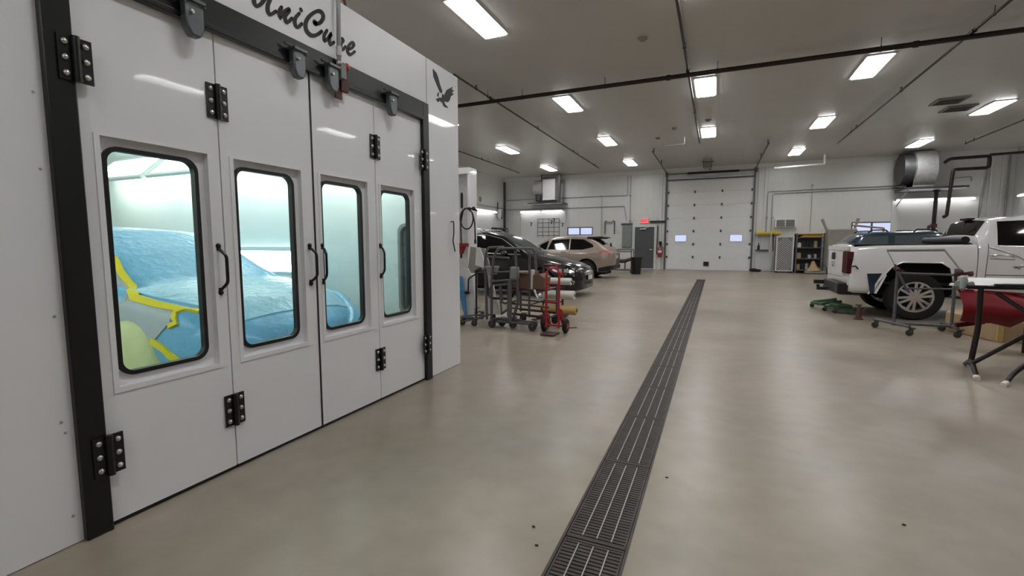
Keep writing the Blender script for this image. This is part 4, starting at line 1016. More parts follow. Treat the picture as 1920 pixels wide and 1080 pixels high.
obj('license_plate', MB().box((4.93, -.15, .42), (4.96, .15, .52)), 'paper_white', van)
for y in (-.5, .5): obj('roof_rail', MB().round_tube([(.5, y*1.1, 1.6), (.6, y*1.1, 1.68), (2.2, y*1.1, 1.68), (2.35, y*1.1, 1.6)], .015, .04), 'chrome', van)
obj('underbody', MB().box((.2, -.7, .14), (4.5, .7, .24)), 'dark', van)

# ---- tan crossover, tail to the right (rotated half a turn)
edge = thing('tan_crossover', 'metallic tan crossover car with its tail to the right behind black minivan', 'car', (-3.47, 17.95, 0), PI)
K = [(0, .42, .55, .6, .7, .95, .7, 1.05, .6), (.08, .3, .7, .62, .8, .98, .78, 1.12, .66), (.3, .24, .78, .65, .86, 1.0, .83, 1.22, .68), (.55, .22, .8, .68, .87, 1.0, .84, 1.38, .66), (.85, .2, .8, .68, .88, 1.0, .84, 1.52, .66), (1.6, .2, .8, .65, .88, .98, .84, 1.58, .66), (2.3, .2, .8, .65, .88, .96, .84, 1.54, .65), (2.7, .2, .8, .65, .88, .94, .84, 1.4, .66), (3.3, .2, .8, .62, .88, .92, .83, 1.06, .7), (3.5, .2, .8, .6, .88, .9, .82, .98, .7), (4.1, .2, .76, .55, .84, .8, .78, .88, .62), (4.35, .24, .6, .5, .7, .7, .62, .76, .5)]
c = Car(K)
b = obj('body', c.body(), 'tan_paint', edge, smooth=50)
for ax in (.95, 3.5):
    cut(b, arch(ax, .40, .35))
    for sg in (-1, 1): wheel(edge, ax, sg*.76, .35, .25, sg, 5, 'alloy', True)
for sg in (-1, 1):
    obj('side_window', c.side([(2.35, 1.44), (1.65, 1.48), ], [(2.5, 1.08), (1.65, 1.07)], sg), 'tint_glass', edge)
    obj('side_window', c.side([(1.6, 1.48), (1.1, 1.46), (.75, 1.28)], [(1.6, 1.07), (1.1, 1.08), (.7, 1.18)], sg), 'tint_glass', edge)
    obj('side_window', c.side([(2.5, 1.42), (2.75, 1.3), (3.0, 1.13)], [(2.55, 1.08), (2.75, 1.07), (3.05, 1.06)], sg), 'tint_glass', edge)
    obj('lower_cladding', c.side([(.05, .5), (.5, .4)], [(.1, .3), (.5, .25)], sg, .012), 'trim_dark', edge)
    obj('taillight', c.side([(.03, 1.05), (.3, 1.06), (.5, 1.0)], [(.03, .93), (.3, .91), (.5, .98)], sg, .014), 'tail_bright', edge)
    obj('beltline', c.line([(.42, .93), (1.2, .92), (2.5, .9), (3.3, .88)], sg, .012), 'rust_red', edge)
    obj('door_seam', c.line([(1.62, 1.05), (1.62, .3)], sg), 'dark', edge)
    obj('mirror', MB().ball((2.75, sg*.98, 1.05), .09, 12, (.8, 1.1, .75)), 'tan_paint', edge)
    obj('door_handle', MB().bar((1.75, sg*.885, .98), (1.95, sg*.885, .98), .03, .02), 'chrome', edge)
obj('rear_window', c.topp(.35, .8, .6, .58, .01), 'tint_glass', edge)
obj('windshield', c.topp(2.5, 3.25, .55, .68, .01), 'mid_glass', edge)
obj('spoiler', MB().prism([(.98, 1.56), (.42, 1.57), (.34, 1.54), (.55, 1.48), (.98, 1.5)], -.66, .66), 'black_plastic', edge, bevel=.01)
obj('tail_light_bar', MB().box((-.02, -.6, .94), (.03, .6, .99)), 'tail_bright', edge)
obj('rear_bumper', MB().box((-.04, -.68, .34), (.12, .68, .5)), 'trim_dark', edge, bevel=.03)
obj('license_plate', MB().box((-.03, -.15, .75), (.0, .15, .85)), 'paper_white', edge)
obj('rear_wiper', MB().bar((.2, 0, 1.2), (.2, .1, 1.32), .05), 'black_plastic', edge)
obj('underbody', MB().box((.3, -.6, .15), (4.1, .6, .26)), 'dark', edge)

# ---- dark blue SUV behind the pickup
suv = thing('dark_blue_suv', 'dark blue sport utility car with roof rails behind the white pickup bed', 'car', (2.92, 14.9, 0), 0)
K = [(0, .4, .6, .65, .78, .95, .78, 1.15, .66), (.15, .28, .8, .68, .86, 1.0, .84, 1.3, .68), (.4, .24, .8, .68, .88, 1.05, .85, 1.52, .68), (.7, .22, .8, .68, .88, 1.08, .85, 1.58, .69), (1.9, .22, .8, .65, .88, 1.08, .85, 1.6, .68), (2.25, .22, .8, .65, .88, 1.05, .85, 1.5, .68), (2.8, .22, .8, .62, .88, 1.0, .84, 1.15, .72), (3.0, .22, .8, .6, .88, .98, .84, 1.06, .72), (3.7, .22, .78, .56, .86, .86, .8, .96, .66), (3.95, .26, .6, .52, .72, .76, .66, .82, .52)]
c = Car(K)
b = obj('body', c.body(), 'suv_blue', suv, smooth=50)
for ax in (.8, 3.15):
    cut(b, arch(ax, .39, .34))
    for sg in (-1, 1): wheel(suv, ax, sg*.76, .345, .23, sg, 5, 'alloy', True)
for sg in (-1, 1):
    obj('side_window', c.side([(.45, 1.46), (.95, 1.49)], [(.32, 1.22), (.92, 1.18)], sg), 'mid_glass', suv)
    obj('side_window', c.side([(1.08, 1.49), (1.65, 1.5)], [(1.05, 1.18), (1.65, 1.17)], sg), 'mid_glass', suv)
    obj('side_window', c.side([(1.75, 1.5), (2.1, 1.48), (2.5, 1.25)], [(1.75, 1.17), (2.1, 1.15), (2.6, 1.14)], sg), 'mid_glass', suv)
    obj('headlight', c.side([(3.6, .82), (3.85, .78)], [(3.65, .74), (3.86, .7)], sg, .012), 'lens', suv)
    obj('taillight', c.side([(.05, 1.05), (.2, 1.06)], [(.05, .85), (.2, .85)], sg, .012), 'tail_red', suv)
    obj('belt_trim', c.line([(.3, 1.13), (1.2, 1.12), (2.6, 1.09)], sg, .02), 'trim_dark', suv)
    obj('roof_rail', MB().round_tube([(.55, sg*.66, 1.57), (.62, sg*.66, 1.635), (.9, sg*.66, 1.64), (.95, sg*.66, 1.585)], .016, .03), 'dark', suv)
    obj('roof_rail', MB().round_tube([(1.45, sg*.66, 1.58), (1.5, sg*.66, 1.645), (1.85, sg*.66, 1.64), (1.9, sg*.66, 1.58)], .016, .03), 'dark', suv)
    obj('mirror', MB().ball((2.45, sg*.98, 1.12), .09, 12, (.8, 1.1, .75)), 'suv_blue', suv)
obj('windshield', c.topp(2.2, 2.95, .56, .7, .01), 'mid_glass', suv)
obj('windshield_pillar', c.line([(2.1, 1.53), (2.3, 1.46), (2.55, 1.3)], -1, .03, .01), 'truck_white', suv)
obj('rear_window', c.topp(.18, .5, .62, .6, .01), 'mid_glass', suv)
pipe_thing('wooden_pole', 'wooden pole reaching over the dark blue car roof', [(3.62, 16.4, 1.83), (4.35, 16.4, 1.74), (4.35, 16.4, 0)], .028, 'carton', .02, cat='pole')

# ---- white pickup (local x: tail 0)
TX, TY = 2.2, 10.8
truck = thing('white_pickup', 'white pickup truck with open wheel arch and its tail to the left', 'pickup truck', (TX, TY, 0), 0)
bw = .9
K = [(0, .44, bw-.06, .7, bw-.04, 1.1, bw-.06, 1.27, bw-.12), (.06, .42, bw-.03, .75, bw-.01, 1.12, bw-.02, 1.28, bw-.07), (.4, .42, bw-.03, .8, bw, 1.12, bw-.01, 1.30, bw-.05), (1.5, .42, bw-.03, .8, bw, 1.12, bw-.01, 1.315, bw-.05), (1.685, .42, bw-.03, .8, bw, 1.12, bw-.01, 1.315, bw-.05)]
c = Car(K, 60, .03)
bed = obj('truck_bed', c.body(), 'truck_white', truck, smooth=50)
m = MB().box((.06, -bw+.1, .62), (1.66, bw-.1, 1.6)); cut(bed, m)
ar = [(.28, .2), (.44, .7), (.58, .9), (.72, .985), (1.24, .985), (1.36, .9), (1.41, .7), (1.43, .2)]
m = MB()
for sg in (-1, 1): m.prism(ar, sg*.52, sg*1.1, 'xz')
cut(bed, m)
obj('bed_liner', MB().box((.07, -bw+.11, .6), (1.65, bw-.11, .64)), 'dark', truck)
obj('arch_lip', MB().tube([(ar[i][0], -bw-.002+(.03 if ar[i][1] < .5 else 0), max(ar[i][1], .42)) for i in range(len(ar))], .012, 8), 'truck_white', truck)
obj('wheel_well', MB().box((.3, -.56, .4), (1.42, -.5, .99)).box((.3, -.85, .96), (1.4, -.5, .985)), 'dark', truck)
obj('quarter_patch', MB().prism([(.3, .44), (.24, .78), (.45, .79), (.36, .6), (.36, .44)], -bw-.004, -bw+.03), 'suv_blue', truck)
obj('arch_brace', MB().bar((.37, -bw-.005, .44), (.5, -bw-.005, .77), .05, .03), 'truck_white', truck)
# cab
K2 = [(1.7, .45, bw-.04, .8, bw, 1.22, bw-.02, 1.31, bw-.06), (1.71, .45, bw-.04, .8, bw, 1.22, bw-.02, 1.4, bw-.14), (1.86, .45, bw-.04, .8, bw, 1.22, bw-.02, 1.69, bw-.2), (2.1, .45, bw-.04, .8, bw, 1.22, bw-.02, 1.735, bw-.2), (3.4, .45, bw-.04, .8, bw, 1.22, bw-.02, 1.75, bw-.2), (3.7, .45, bw-.04, .8, bw, 1.2, bw-.02, 1.64, bw-.22), (4.2, .45, bw-.04, .8, bw, 1.16, bw-.03, 1.25, bw-.1), (4.6, .45, bw-.04, .75, bw-.01, 1.1, bw-.05, 1.2, bw-.14), (5.15, .45, bw-.1, .7, bw-.06, 1.0, bw-.1, 1.12, bw-.2), (5.3, .45, bw-.25, .7, bw-.2, .95, bw-.22, 1.02, bw-.32)]
c = Car(K2, 140, .012)
cab = obj('cab', c.body(), 'truck_white', truck, smooth=50)
cut(cab, arch(4.35, .48, .4, .5))
obj('rear_window', c.topp(1.725, 1.85, .62, .6, .008), 'tint_glass', truck)
obj('rear_window_frame', MB().tube([(1.72, .0, 1.36), (1.83, 0, 1.66)], .012, 6), 'dark', truck)
for sg in (-1, 1):
    obj('side_window', c.side([(1.96, 1.66), (2.75, 1.69)], [(1.93, 1.28), (2.75, 1.25)], sg), 'tint_glass', truck)
    obj('side_window', c.side([(2.85, 1.69), (3.4, 1.67), (3.75, 1.5)], [(2.85, 1.26), (3.4, 1.25), (3.85, 1.25)], sg), 'tint_glass', truck)
    obj('window_molding', c.line([(1.9, 1.26), (2.8, 1.24), (3.9, 1.23)], sg, .02), 'chrome', truck)
    obj('door_seam', c.line([(1.82, 1.3), (1.8, .9), (1.8, .5)], sg, .008), 'dark', truck)
    obj('door_seam', c.line([(2.8, 1.3), (2.8, .5)], sg, .008), 'dark', truck)
    obj('door_crease', c.line([(1.8, .8), (2.4, .8), (3.8, .8)], sg, .012), 'trim_dark', truck)
    obj('running_board', MB().box((1.75, sg*(bw-.12), .36), (3.85, sg*(bw+.03), .42)), 'trim_dark', truck, bevel=.01)
    obj('door_handle', MB().tube([(1.85, sg*(bw+.0), 1.12), (1.9, sg*(bw+.035), 1.12), (2.08, sg*(bw+.035), 1.115), (2.14, sg*(bw), 1.115)], .014, 8), 'chrome', truck)
    obj('mirror', MB().box((3.55, sg*(bw+.05), 1.25), (3.68, sg*(bw+.28), 1.45)), 'truck_white', truck, bevel=.02)
    for wx in (.93, 4.35): wheel(truck, wx, sg*(bw-.125), .40, .262, sg, 6, 'chrome', True, .25)
obj('windshield', c.topp(3.6, 4.15, .62, .74, .008), 'mid_glass', truck)
obj('third_brake_light', MB().box((1.8, -.14, 1.705), (1.9, .14, 1.745)), 'tail_red', truck, bevel=.006)
tn = obj('bed_dark_sheet', MB().box((.04, -bw+.09, 1.27), (1.6, bw-.09, 1.295)), 'black_plastic', truck, bevel=.006)  # added dark sheet, stands in for the dark inside of the open bed
obj('cover_roll', MB().tube([(1.55, -bw+.1, 1.36), (1.55, bw-.1, 1.36)], .06, 16), 'black_plastic', truck)
tg = obj('tailgate', MB().box((-.03, -bw+.41, .68), (.02, bw-.13, 1.255)).box((-.045, -bw+.14, 1.17), (0, bw-.14, 1.262)), 'truck_white', truck, bevel=.012)
obj('tailgate_handle', MB().box((-.05, -.1+.28, .99), (-.028, .1+.28, 1.13)), 'black_plastic', tg, bevel=.01)
text('emblem', 'GMC', .14, Matrix.Translation((-.034, .28, .9)) @ Matrix.Rotation(-PI/2, 4, 'Z') @ Matrix.Rotation(PI/2, 4, 'X'), 'chrome', tg, (0, 0, 0), .006)
obj('taillight', MB().box((-.05, -bw+.03, .77), (.04, -bw+.4, 1.16)), 'tail_red', truck, bevel=.012)
obj('taillight', MB().box((-.008, bw-.1, .77), (.04, bw-.02, 1.16)), 'tail_red', truck, bevel=.012)
obj('light_wires', MB().tube([(-.01, -bw+.02, 1.1), (-.04, -bw-.01, 1.08), (.02, -bw-.02, 1.02)], .014, 6).tube([(.0, -bw-.01, .9), (.06, -bw-.03, .91), (.1, -bw-.02, .86)], .014, 6), 'black_plastic', truck)
obj('tail_skirt', MB().box((-.02, -bw+.08, .56), (.05, bw-.1, .7)), 'truck_white', truck, bevel=.01)
obj('rear_bumper', MB().box((-.16, -bw+.12, .4), (.08, bw-.5, .6)).box((-.12, -bw+.2, .38), (.1, bw-.2, .44)), 'black_plastic', truck, bevel=.02)
obj('tow_hitch', MB().bar((.1, .1, .42), (-.32, .1, .42), .06).bar((.1, .55, .52), (-.3, .55, .52), .08).tube([(-.3, .1, .45), (-.3, .1, .5)], .03), 'trim_dark', truck)
obj('chassis_frame', MB().box((.05, -.5, .38), (4.9, -.38, .52)).box((.05, .38, .38), (4.9, .5, .52)).box((.87, -.75, .36), (.99, .75, .44)), 'dark', truck)
obj('front_bumper', MB().box((5.2, -.7, .45), (5.4, .7, .66)), 'chrome', truck, bevel=.03)

# ================================================================== CARTS ON THE LEFT
def castor(parent, x, y, r=.06, w_=.032, ang=0, mt='caster'):
    k = obj('caster', MB().lathe([(r*.3, -w_/2-.004), (r*.95, -w_/2), (r, -w_/2+.006), (r, w_/2-.006), (r*.95, w_/2), (r*.3, w_/2+.004)], (x, y, r), 'y', 18), mt, parent, world=True)
    obj('caster_fork', MB().bar((x-.0, y-w_/2-.012, r), (x+.03, y-w_/2-.012, 2*r+.02), .035, .005, up=(0, 1, 0)).bar((x, y+w_/2+.012, r), (x+.03, y+w_/2+.012, 2*r+.02), .035, .005, up=(0, 1, 0)).box((x-.02, y-.035, 2*r+.015), (x+.06, y+.035, 2*r+.03)), 'galv_dark', k, world=True)
# white post and lintel of the bay beyond the booth
t = thing('curtain_portal', 'white steel post and lintel just beyond the spray booth end', 'steel portal', (-4.45, 8.2, 0))
obj('post', MB().box((-4.43, 8.0, 0), (-4.38, 8.3, 2.64)), 'booth_white', t, world=True, bevel=.006)
obj('lintel', MB().box((-5.8, 8.0, 2.64), (-4.38, 8.3, 2.76)), 'booth_white', t, world=True, bevel=.006)
obj('infill_panel', MB().box((-5.8, 8.12, 0), (-4.43, 8.16, 2.64)), 'primer_white', t, world=True)
obj('post_foot', MB().box((-4.54, 7.96, 0), (-4.34, 8.34, .012)), 'galv_dark', t, world=True)
t = thing('air_hose', 'coiled dark air hose hanging on the white post beyond booth', 'air hose', (-4.4, 7.95, 1.7))
loop = [(-4.42+.14*math.cos(a), 7.95, 1.78+.2*math.sin(a)) for a in [PI/2+2*PI*k/20 for k in range(21)]]
obj('hose', MB().tube(loop, .014, 8).round_tube([(-4.55, 7.96, 1.28), (-4.56, 7.96, 1.7), (-4.5, 7.96, 1.95), (-4.42, 7.96, 1.98)], .014, .05, 8).round_tube([(-4.42, 7.97, 1.98), (-4.3, 7.96, 1.9), (-4.25, 7.96, 1.7), (-4.24, 7.96, 1.38)], .014, .05, 8).round_tube([(-4.53, 7.96, 1.98), (-4.53, 7.96, 2.28)], .02), 'pipe_dark', t, world=True)
obj('coupling', MB().tube([(-4.24, 7.96, 1.38), (-4.24, 7.96, 1.3)], .022, 8).tube([(-4.53, 7.96, 2.0), (-4.53, 7.96, 2.25)], .026, 8), 'dark', t, world=True)
obj('hook', MB().ball((-4.28, 7.97, 1.97), .04, 8).bar((-4.4, 7.99, 1.99), (-4.2, 7.97, 1.93), .03), 'dark', t, world=True)
t = thing('red_bracket', 'red T shaped bracket mounted on the white post under air hose', 'bracket', (-4.52, 7.9, 1.4))
obj('bracket_arm', MB().box((-4.68, 7.9, 1.24), (-4.4, 7.99, 1.31)).prism([(-4.64, 1.24), (-4.46, 1.24), (-4.52, 1.1), (-4.58, 1.1)], 7.92, 7.99, 'xz'), 'red_pipe', t, world=True, bevel=.005)
obj('bracket_pin', MB().tube([(-4.55, 7.95, 1.1), (-4.55, 7.95, 1.02)], .02), 'dark', t, world=True)

G = 'tubular parts carts left of the red hand truck'
# cart A: leaning panels
t = thing('panel_cart', 'low dark tube cart by booth end holding leaning white panels', 'parts cart', (-3.5, 6.7, 0), 0, G)
obj('base_frame', MB().round_tube([(-3.75, 6.45, .12), (-3.42, 6.45, .12), (-3.42, 7.15, .12), (-3.75, 7.15, .12), (-3.75, 6.45, .12)], .018, .02).tube([(-3.75, 6.8, .12), (-3.42, 6.8, .12)], .018), 'cart_grey', t, world=True)
for x, y in ((-3.48, 6.55), (-3.48, 7.1)): obj('upright', MB().tube([(x, y, .12), (x, y, .86)], .017), 'pipe_dark', t, world=True)
obj('top_bar', MB().tube([(-3.48, 6.55, .86), (-3.48, 7.1, .86)], .017).tube([(-3.48, 6.55, .86), (-3.38, 6.5, .9)], .03), 'pipe_dark', t, world=True)
obj('side_rail', MB().bar((-3.72, 6.4, .05), (-3.4, 6.4, .12), .02).bar((-3.6, 6.45, .15), (-3.36, 6.42, .19), .03, .02), 'cart_grey', t, world=True)
for x, y in ((-3.68, 6.45), (-3.45, 6.42), (-3.68, 7.12), (-3.46, 7.12)): castor(t, x, y, .05)
def leaning(label, poly, y, th, tilt, mt, name='car_panel', extra=None, cat='car panel'):
    """panel outline in x, z; leans back in y with height"""
    m = MB(); n = len(poly)
    vs = [(x, y+z*tilt, z) for x, z in poly]+[(x, y+th+z*tilt, z) for x, z in poly]
    m.add(vs, [tuple(range(n)), tuple(range(2*n-1, n-1, -1))]+[(i, i+n, (i+1)%n+n, (i+1)%n) for i in range(n)])
    cx = sum(p[0] for p in poly)/n
    t = thing(name, label, cat, (cx, y, 0)); obj('skin', m, mt, t, world=True, bevel=.006)
    if extra: extra(t, y, tilt)
    return t
leaning('white curved car panel leaning on the low cart nearest the booth', [(-3.66, .07), (-3.5, .07), (-3.52, .4), (-3.56, .75), (-3.66, .9), (-3.8, .9), (-3.82, .78), (-3.74, .4)], 6.5, .03, .12, 'primer_white')
leaning('blue film covered strip leaning in front of white curved panel', [(-3.63, .1), (-3.6, .1), (-3.66, .5), (-3.72, .78), (-3.8, .78), (-3.8, .6), (-3.72, .35)], 6.44, .02, .1, 'blue_film', name='masked_strip')
leaning('pale car door skin leaning at the back of the low panel cart', [(-3.5, .14), (-3.2, .14), (-3.3, .45), (-3.38, .84), (-3.5, .86)], 6.85, .03, .05, 'paper_white')
leaning('grey and dark car panel standing upright behind the white ones', [(-3.85, .8), (-3.5, .82), (-3.44, .95), (-3.52, 1.22), (-3.8, 1.25)], 6.9, .04, .04, 'beige')
leaning('white slim pillar trim standing tall at the booth end', [(-3.6, .95), (-3.42, .9), (-3.46, 1.1), (-3.52, 1.24), (-3.58, 1.24)], 6.7, .03, .04, 'white_paint')
t = thing('black_trim', 'black bent mirror bracket hooked on the leaning panels', 'mirror bracket', (-3.62, 6.5, .5))
obj('bracket', MB().round_tube([(-3.6, 6.5, .52), (-3.58, 6.48, .75), (-3.42, 6.48, .84)], .012, .04).ball((-3.62, 6.5, .52), .04, 10, (1.3, .6, .7)), 'dark', t, world=True)
# cart B: tall frame rack
t = thing('frame_rack', 'tall grey tube rack with bent top rails and casters', 'parts cart', (-2.9, 6.6, 0), 0, G)
obj('base_frame', MB().tube([(-3.16, 6.45, .1), (-2.46, 6.45, .1)], .02).tube([(-3.16, 6.6, .1), (-2.46, 6.6, .1)], .02).tube([(-3.16, 6.45, .1), (-3.16, 6.6, .1)], .018).tube([(-2.46, 6.45, .1), (-2.46, 6.6, .1)], .018), 'cart_grey', t, world=True)
obj('base_plate', MB().box((-3.1, 6.5, .1), (-2.7, 6.57, .15)), 'cart_grey', t, world=True)
obj('upright', MB().round_tube([(-3.16, 6.45, 0.1), (-3.16, 6.45, .72), (-3.12, 6.45, 1.1), (-3.04, 6.45, 1.23), (-2.47, 6.5, 1.23), (-2.44, 6.5, .9)], .02, .04), 'cart_grey', t, world=True)
obj('upright', MB().round_tube([(-3.3, 6.57, .1), (-3.33, 6.57, 1.05), (-3.28, 6.57, 1.24), (-3.0, 6.57, 1.25)], .02, .05), 'cart_grey', t, world=True)
obj('upright', MB().round_tube([(-2.78, 6.5, 1.2), (-2.76, 6.5, .9), (-2.73, 6.5, .43), (-2.82, 6.5, .12)], .022, .04), 'cart_grey', t, world=True)
obj('upright', MB().tube([(-2.85, 6.45, .1), (-2.85, 6.45, .74)], .034), 'cart_grey', t, world=True)
obj('cross_rail', MB().tube([(-3.16, 6.45, .72), (-2.74, 6.5, .76)], .018).tube([(-3.1, 6.45, .66), (-2.74, 6.5, .7)], .018).tube([(-3.14, 6.5, .86), (-2.76, 6.5, .88)], .016).tube([(-3.3, 6.57, 1.1), (-2.9, 6.55, 1.08)], .016), 'cart_grey', t, world=True)
obj('brace', MB().round_tube([(-3.22, 6.5, .45), (-3.22, 6.5, .6), (-3.12, 6.5, .72)], .014, .03).round_tube([(-3.02, 6.5, .68), (-3.0, 6.5, .4), (-2.96, 6.5, .38), (-2.72, 6.5, .44)], .018, .03).tube([(-3.05, 6.5, .68), (-3.0, 6.48, .2)], .014).bar((-3.0, 6.48, .22), (-2.88, 6.46, .3), .03), 'cart_grey', t, world=True)
obj('top_pad', MB().box((-2.86, 6.46, .76), (-2.74, 6.58, .95)), 'panel_grey', t, world=True, bevel=.02)
for x, y in ((-3.14, 6.42), (-3.05, 6.6), (-2.82, 6.5), (-2.47, 6.42), (-2.52, 6.6)): castor(t, x, y, .062)
t = thing('mirror_cover', 'pale grey car mirror cover resting on the tall tube rack', 'mirror cover', (-3.2, 6.6, .87))
obj('shell', MB().prism([(-3.32, .95), (-3.1, .95), (-3.14, .82), (-3.24, .8)], 6.52, 6.64), 'panel_grey', t, world=True, bevel=.015)
t = thing('black_bumper_cover', 'black plastic bumper trim hung inside the tall tube rack', 'car trim', (-3.2, 6.8, .5))
obj('skin', MB().round_tube([(-3.42, 6.75, .84), (-3.38, 6.75, .5), (-3.32, 6.75, .42), (-2.98, 6.8, .42), (-2.9, 6.8, .6)], .022, .05).tube([(-3.4, 6.76, .84), (-3.36, 6.76, .45)], .012), 'black_plastic', t, world=True)
# cart C: maroon shelf cart with cardboard
t = thing('shelf_cart', 'maroon and grey shelf cart carrying a brown cardboard box', 'parts cart', (-2.6, 6.9, 0), 0, G)
for x in (-2.98, -2.62, -2.34):
    for y in (6.68, 7.2):
        if x == -2.62 and y > 7: continue
        obj('upright', MB().tube([(x, y, .16), (x, y, 1.16 if (x == -2.62) else .62)], .018), 'cart_grey', t, world=True)
obj('lower_rail', MB().tube([(-2.98, 6.68, .36), (-2.3, 6.68, .33)], .012).tube([(-2.98, 6.68, .29), (-2.34, 6.68, .26)], .012).tube([(-2.98, 7.2, .36), (-2.3, 7.2, .33)], .012).tube([(-2.98, 6.68, .2), (-2.3, 6.68, .17)], .02).tube([(-2.98, 7.2, .2), (-2.3, 7.2, .17)], .02).tube([(-2.3, 6.68, .17), (-2.3, 7.2, .17)], .018), 'cart_maroon', t, world=True)
obj('shelf', MB().box((-2.98, 6.66, .57), (-2.36, 7.22, .595)), 'cart_maroon', t, world=True)
obj('sagging_strap', MB().tube([(-2.95, 6.63, .42), (-2.8, 6.63, .36), (-2.6, 6.63, .36), (-2.36, 6.63, .44)], .012), 'cart_grey', t, world=True)
for x, y in ((-2.9, 6.7), (-2.92, 7.16), (-2.36, 7.16)): castor(t, x, y, .06)
castor(t, -2.37, 6.74, .085, .05)
t = thing('cardboard_box', 'brown cardboard box standing on the shelf of the maroon cart', 'box', (-2.8, 6.9, .595))
obj('carton', MB().box((-2.96, 6.68, .6), (-2.62, 7.1, .86)), 'cardboard', t, world=True, bevel=.004)
obj('flap', MB().bar((-2.96, 6.68, .86), (-2.62, 6.64, .84), .05, .006), 'cardboard', t, world=True)
t = thing('cardboard_box', 'smaller crumpled brown box on maroon cart beside the white roll', 'box', (-2.48, 6.9, .595))
obj('carton', MB().prism([(-2.56, .6), (-2.4, .6), (-2.38, .78), (-2.46, .84), (-2.56, .82)], 6.68, 7.0), 'cardboard', t, world=True, bevel=.004)
obj('flap', MB().bar((-2.42, 6.75, .6), (-2.37, 6.8, .86), .05, .02), 'carton', t, world=True)
t = thing('paper_roll', 'small white paper roll standing upright behind the cardboard on the cart', 'paper roll', (-2.6, 6.8, .86))
obj('roll', MB().tube([(-2.6, 6.72, .6), (-2.58, 6.72, .9)], .032, 14), 'paper_white', t, world=True)
t = thing('light_bracket', 'silver headlight bracket hanging off the maroon cart end', 'bracket', (-2.4, 6.6, .5))
obj('bracket', MB().tube([(-2.5, 6.58, .6), (-2.44, 6.56, .48), (-2.36, 6.57, .46), (-2.33, 6.58, .58)], .018).ball((-2.4, 6.56, .52), .04, 10), 'galv', t, world=True)
# masking paper dispenser
t = thing('masking_dispenser', 'masking paper dispenser frame behind the red hand truck', 'dispenser', (-2.4, 7.7, 0))
for x in (-2.75, -2.4): obj('post', MB().tube([(x, 7.7, .05), (x, 7.7, .95)], .018), 'cart_maroon', t, world=True)
obj('foot', MB().bar((-2.75, 7.4, .04), (-2.75, 8.0, .04), .05).bar((-2.4, 7.4, .04), (-2.4, 8.0, .04), .05), 'cart_maroon', t, world=True)
obj('cutter_bar', MB().tube([(-2.75, 7.7, .93), (-2.4, 7.7, .93)], .018).tube([(-2.75, 7.7, .54), (-2.4, 7.7, .54)], .014).tube([(-2.75, 7.7, .3), (-2.4, 7.7, .3)], .014), 'cart_maroon', t, world=True)
for z, r, x1, mt_, lab in ((.66, .06, -2.22, 'paper_white', 'white masking film roll, top one on the dispenser'), (.43, .075, -2.16, 'paper_white', 'white masking paper roll, middle one on the dispenser'), (.17, .08, -2.12, 'paper_tan', 'tan masking paper roll, lowest on the dispenser near the floor')):
    q = thing('masking_roll', lab, 'paper roll', (-2.4, 7.6, z), 0, 'rolls on the masking dispenser')
    obj('roll', MB().tube([(-2.7, 7.6, z), (x1, 7.6, z)], r, 20), mt_, q, world=True)
    obj('core', MB().tube([(-2.76, 7.6, z), (x1+.012, 7.6, z)], r*.35, 12), 'cardboard', q, world=True)
# red hand truck
t = thing('hand_truck', 'bright red two wheeled hand truck standing upright', 'hand truck', (-2.13, 6.5, 0))
for x in (-2.235, -2.04):
    obj('side_rail', MB().round_tube([(x, 6.45, .08), (x, 6.45, .82), (x, 6.48, .9)], .016, .05), 'red_metal', t, world=True)
obj('handle', MB().round_tube([(-2.235, 6.47, .88), (-2.2, 6.48, .95), (-2.08, 6.48, .95), (-2.04, 6.47, .88)], .016, .05), 'red_metal', t, world=True)
obj('handle_grip', MB().tube([(-2.1, 6.46, 1.02), (-2.05, 6.46, .9)], .012).ball((-2.04, 6.46, .88), .04, 10), 'red_metal', t, world=True)
obj('cross_bar', MB().tube([(-2.235, 6.45, .46), (-2.04, 6.45, .46)], .012).tube([(-2.235, 6.45, .12), (-2.04, 6.45, .12)], .014).tube([(-2.235, 6.45, .72), (-2.04, 6.45, .72)], .012), 'red_metal', t, world=True)
obj('wheel_bracket', MB().tube([(-2.235, 6.45, .28), (-2.22, 6.55, .12)], .02).tube([(-2.04, 6.45, .34), (-2.0, 6.55, .12)], .02).lathe([(.05, -.012), (.05, .012)], (-2.03, 6.45, .32), 'y').lathe([(.035, -.012), (.035, .012)], (-2.22, 6.45, .26), 'y'), 'red_metal', t, world=True)
obj('axle', MB().tube([(-2.3, 6.55, .1), (-1.95, 6.55, .1)], .012), 'cart_grey', t, world=True)
for x in (-2.29, -1.965):
    k = obj('wheel', MB().lathe([(.03, -.03), (.09, -.03), (.105, -.015), (.105, .015), (.09, .03), (.03, .03)], (x, 6.55, .105), 'x', 24), 'tire', t, world=True)
    obj('hub', MB().lathe([(.045, -.034), (.045, .034)], (x, 6.55, .105), 'x', 16), 'red_metal', k, world=True)
obj('toe_plate', MB().box((-2.24, 6.2, .012), (-2.03, 6.46, .022)), 'cart_maroon', t, world=True)
obj('brake_lever', MB().bar((-2.0, 6.6, .06), (-1.86, 6.75, .055), .03, .012), 'cart_maroon', t, world=True)

t.location.y -= .08; t.location.z = 0

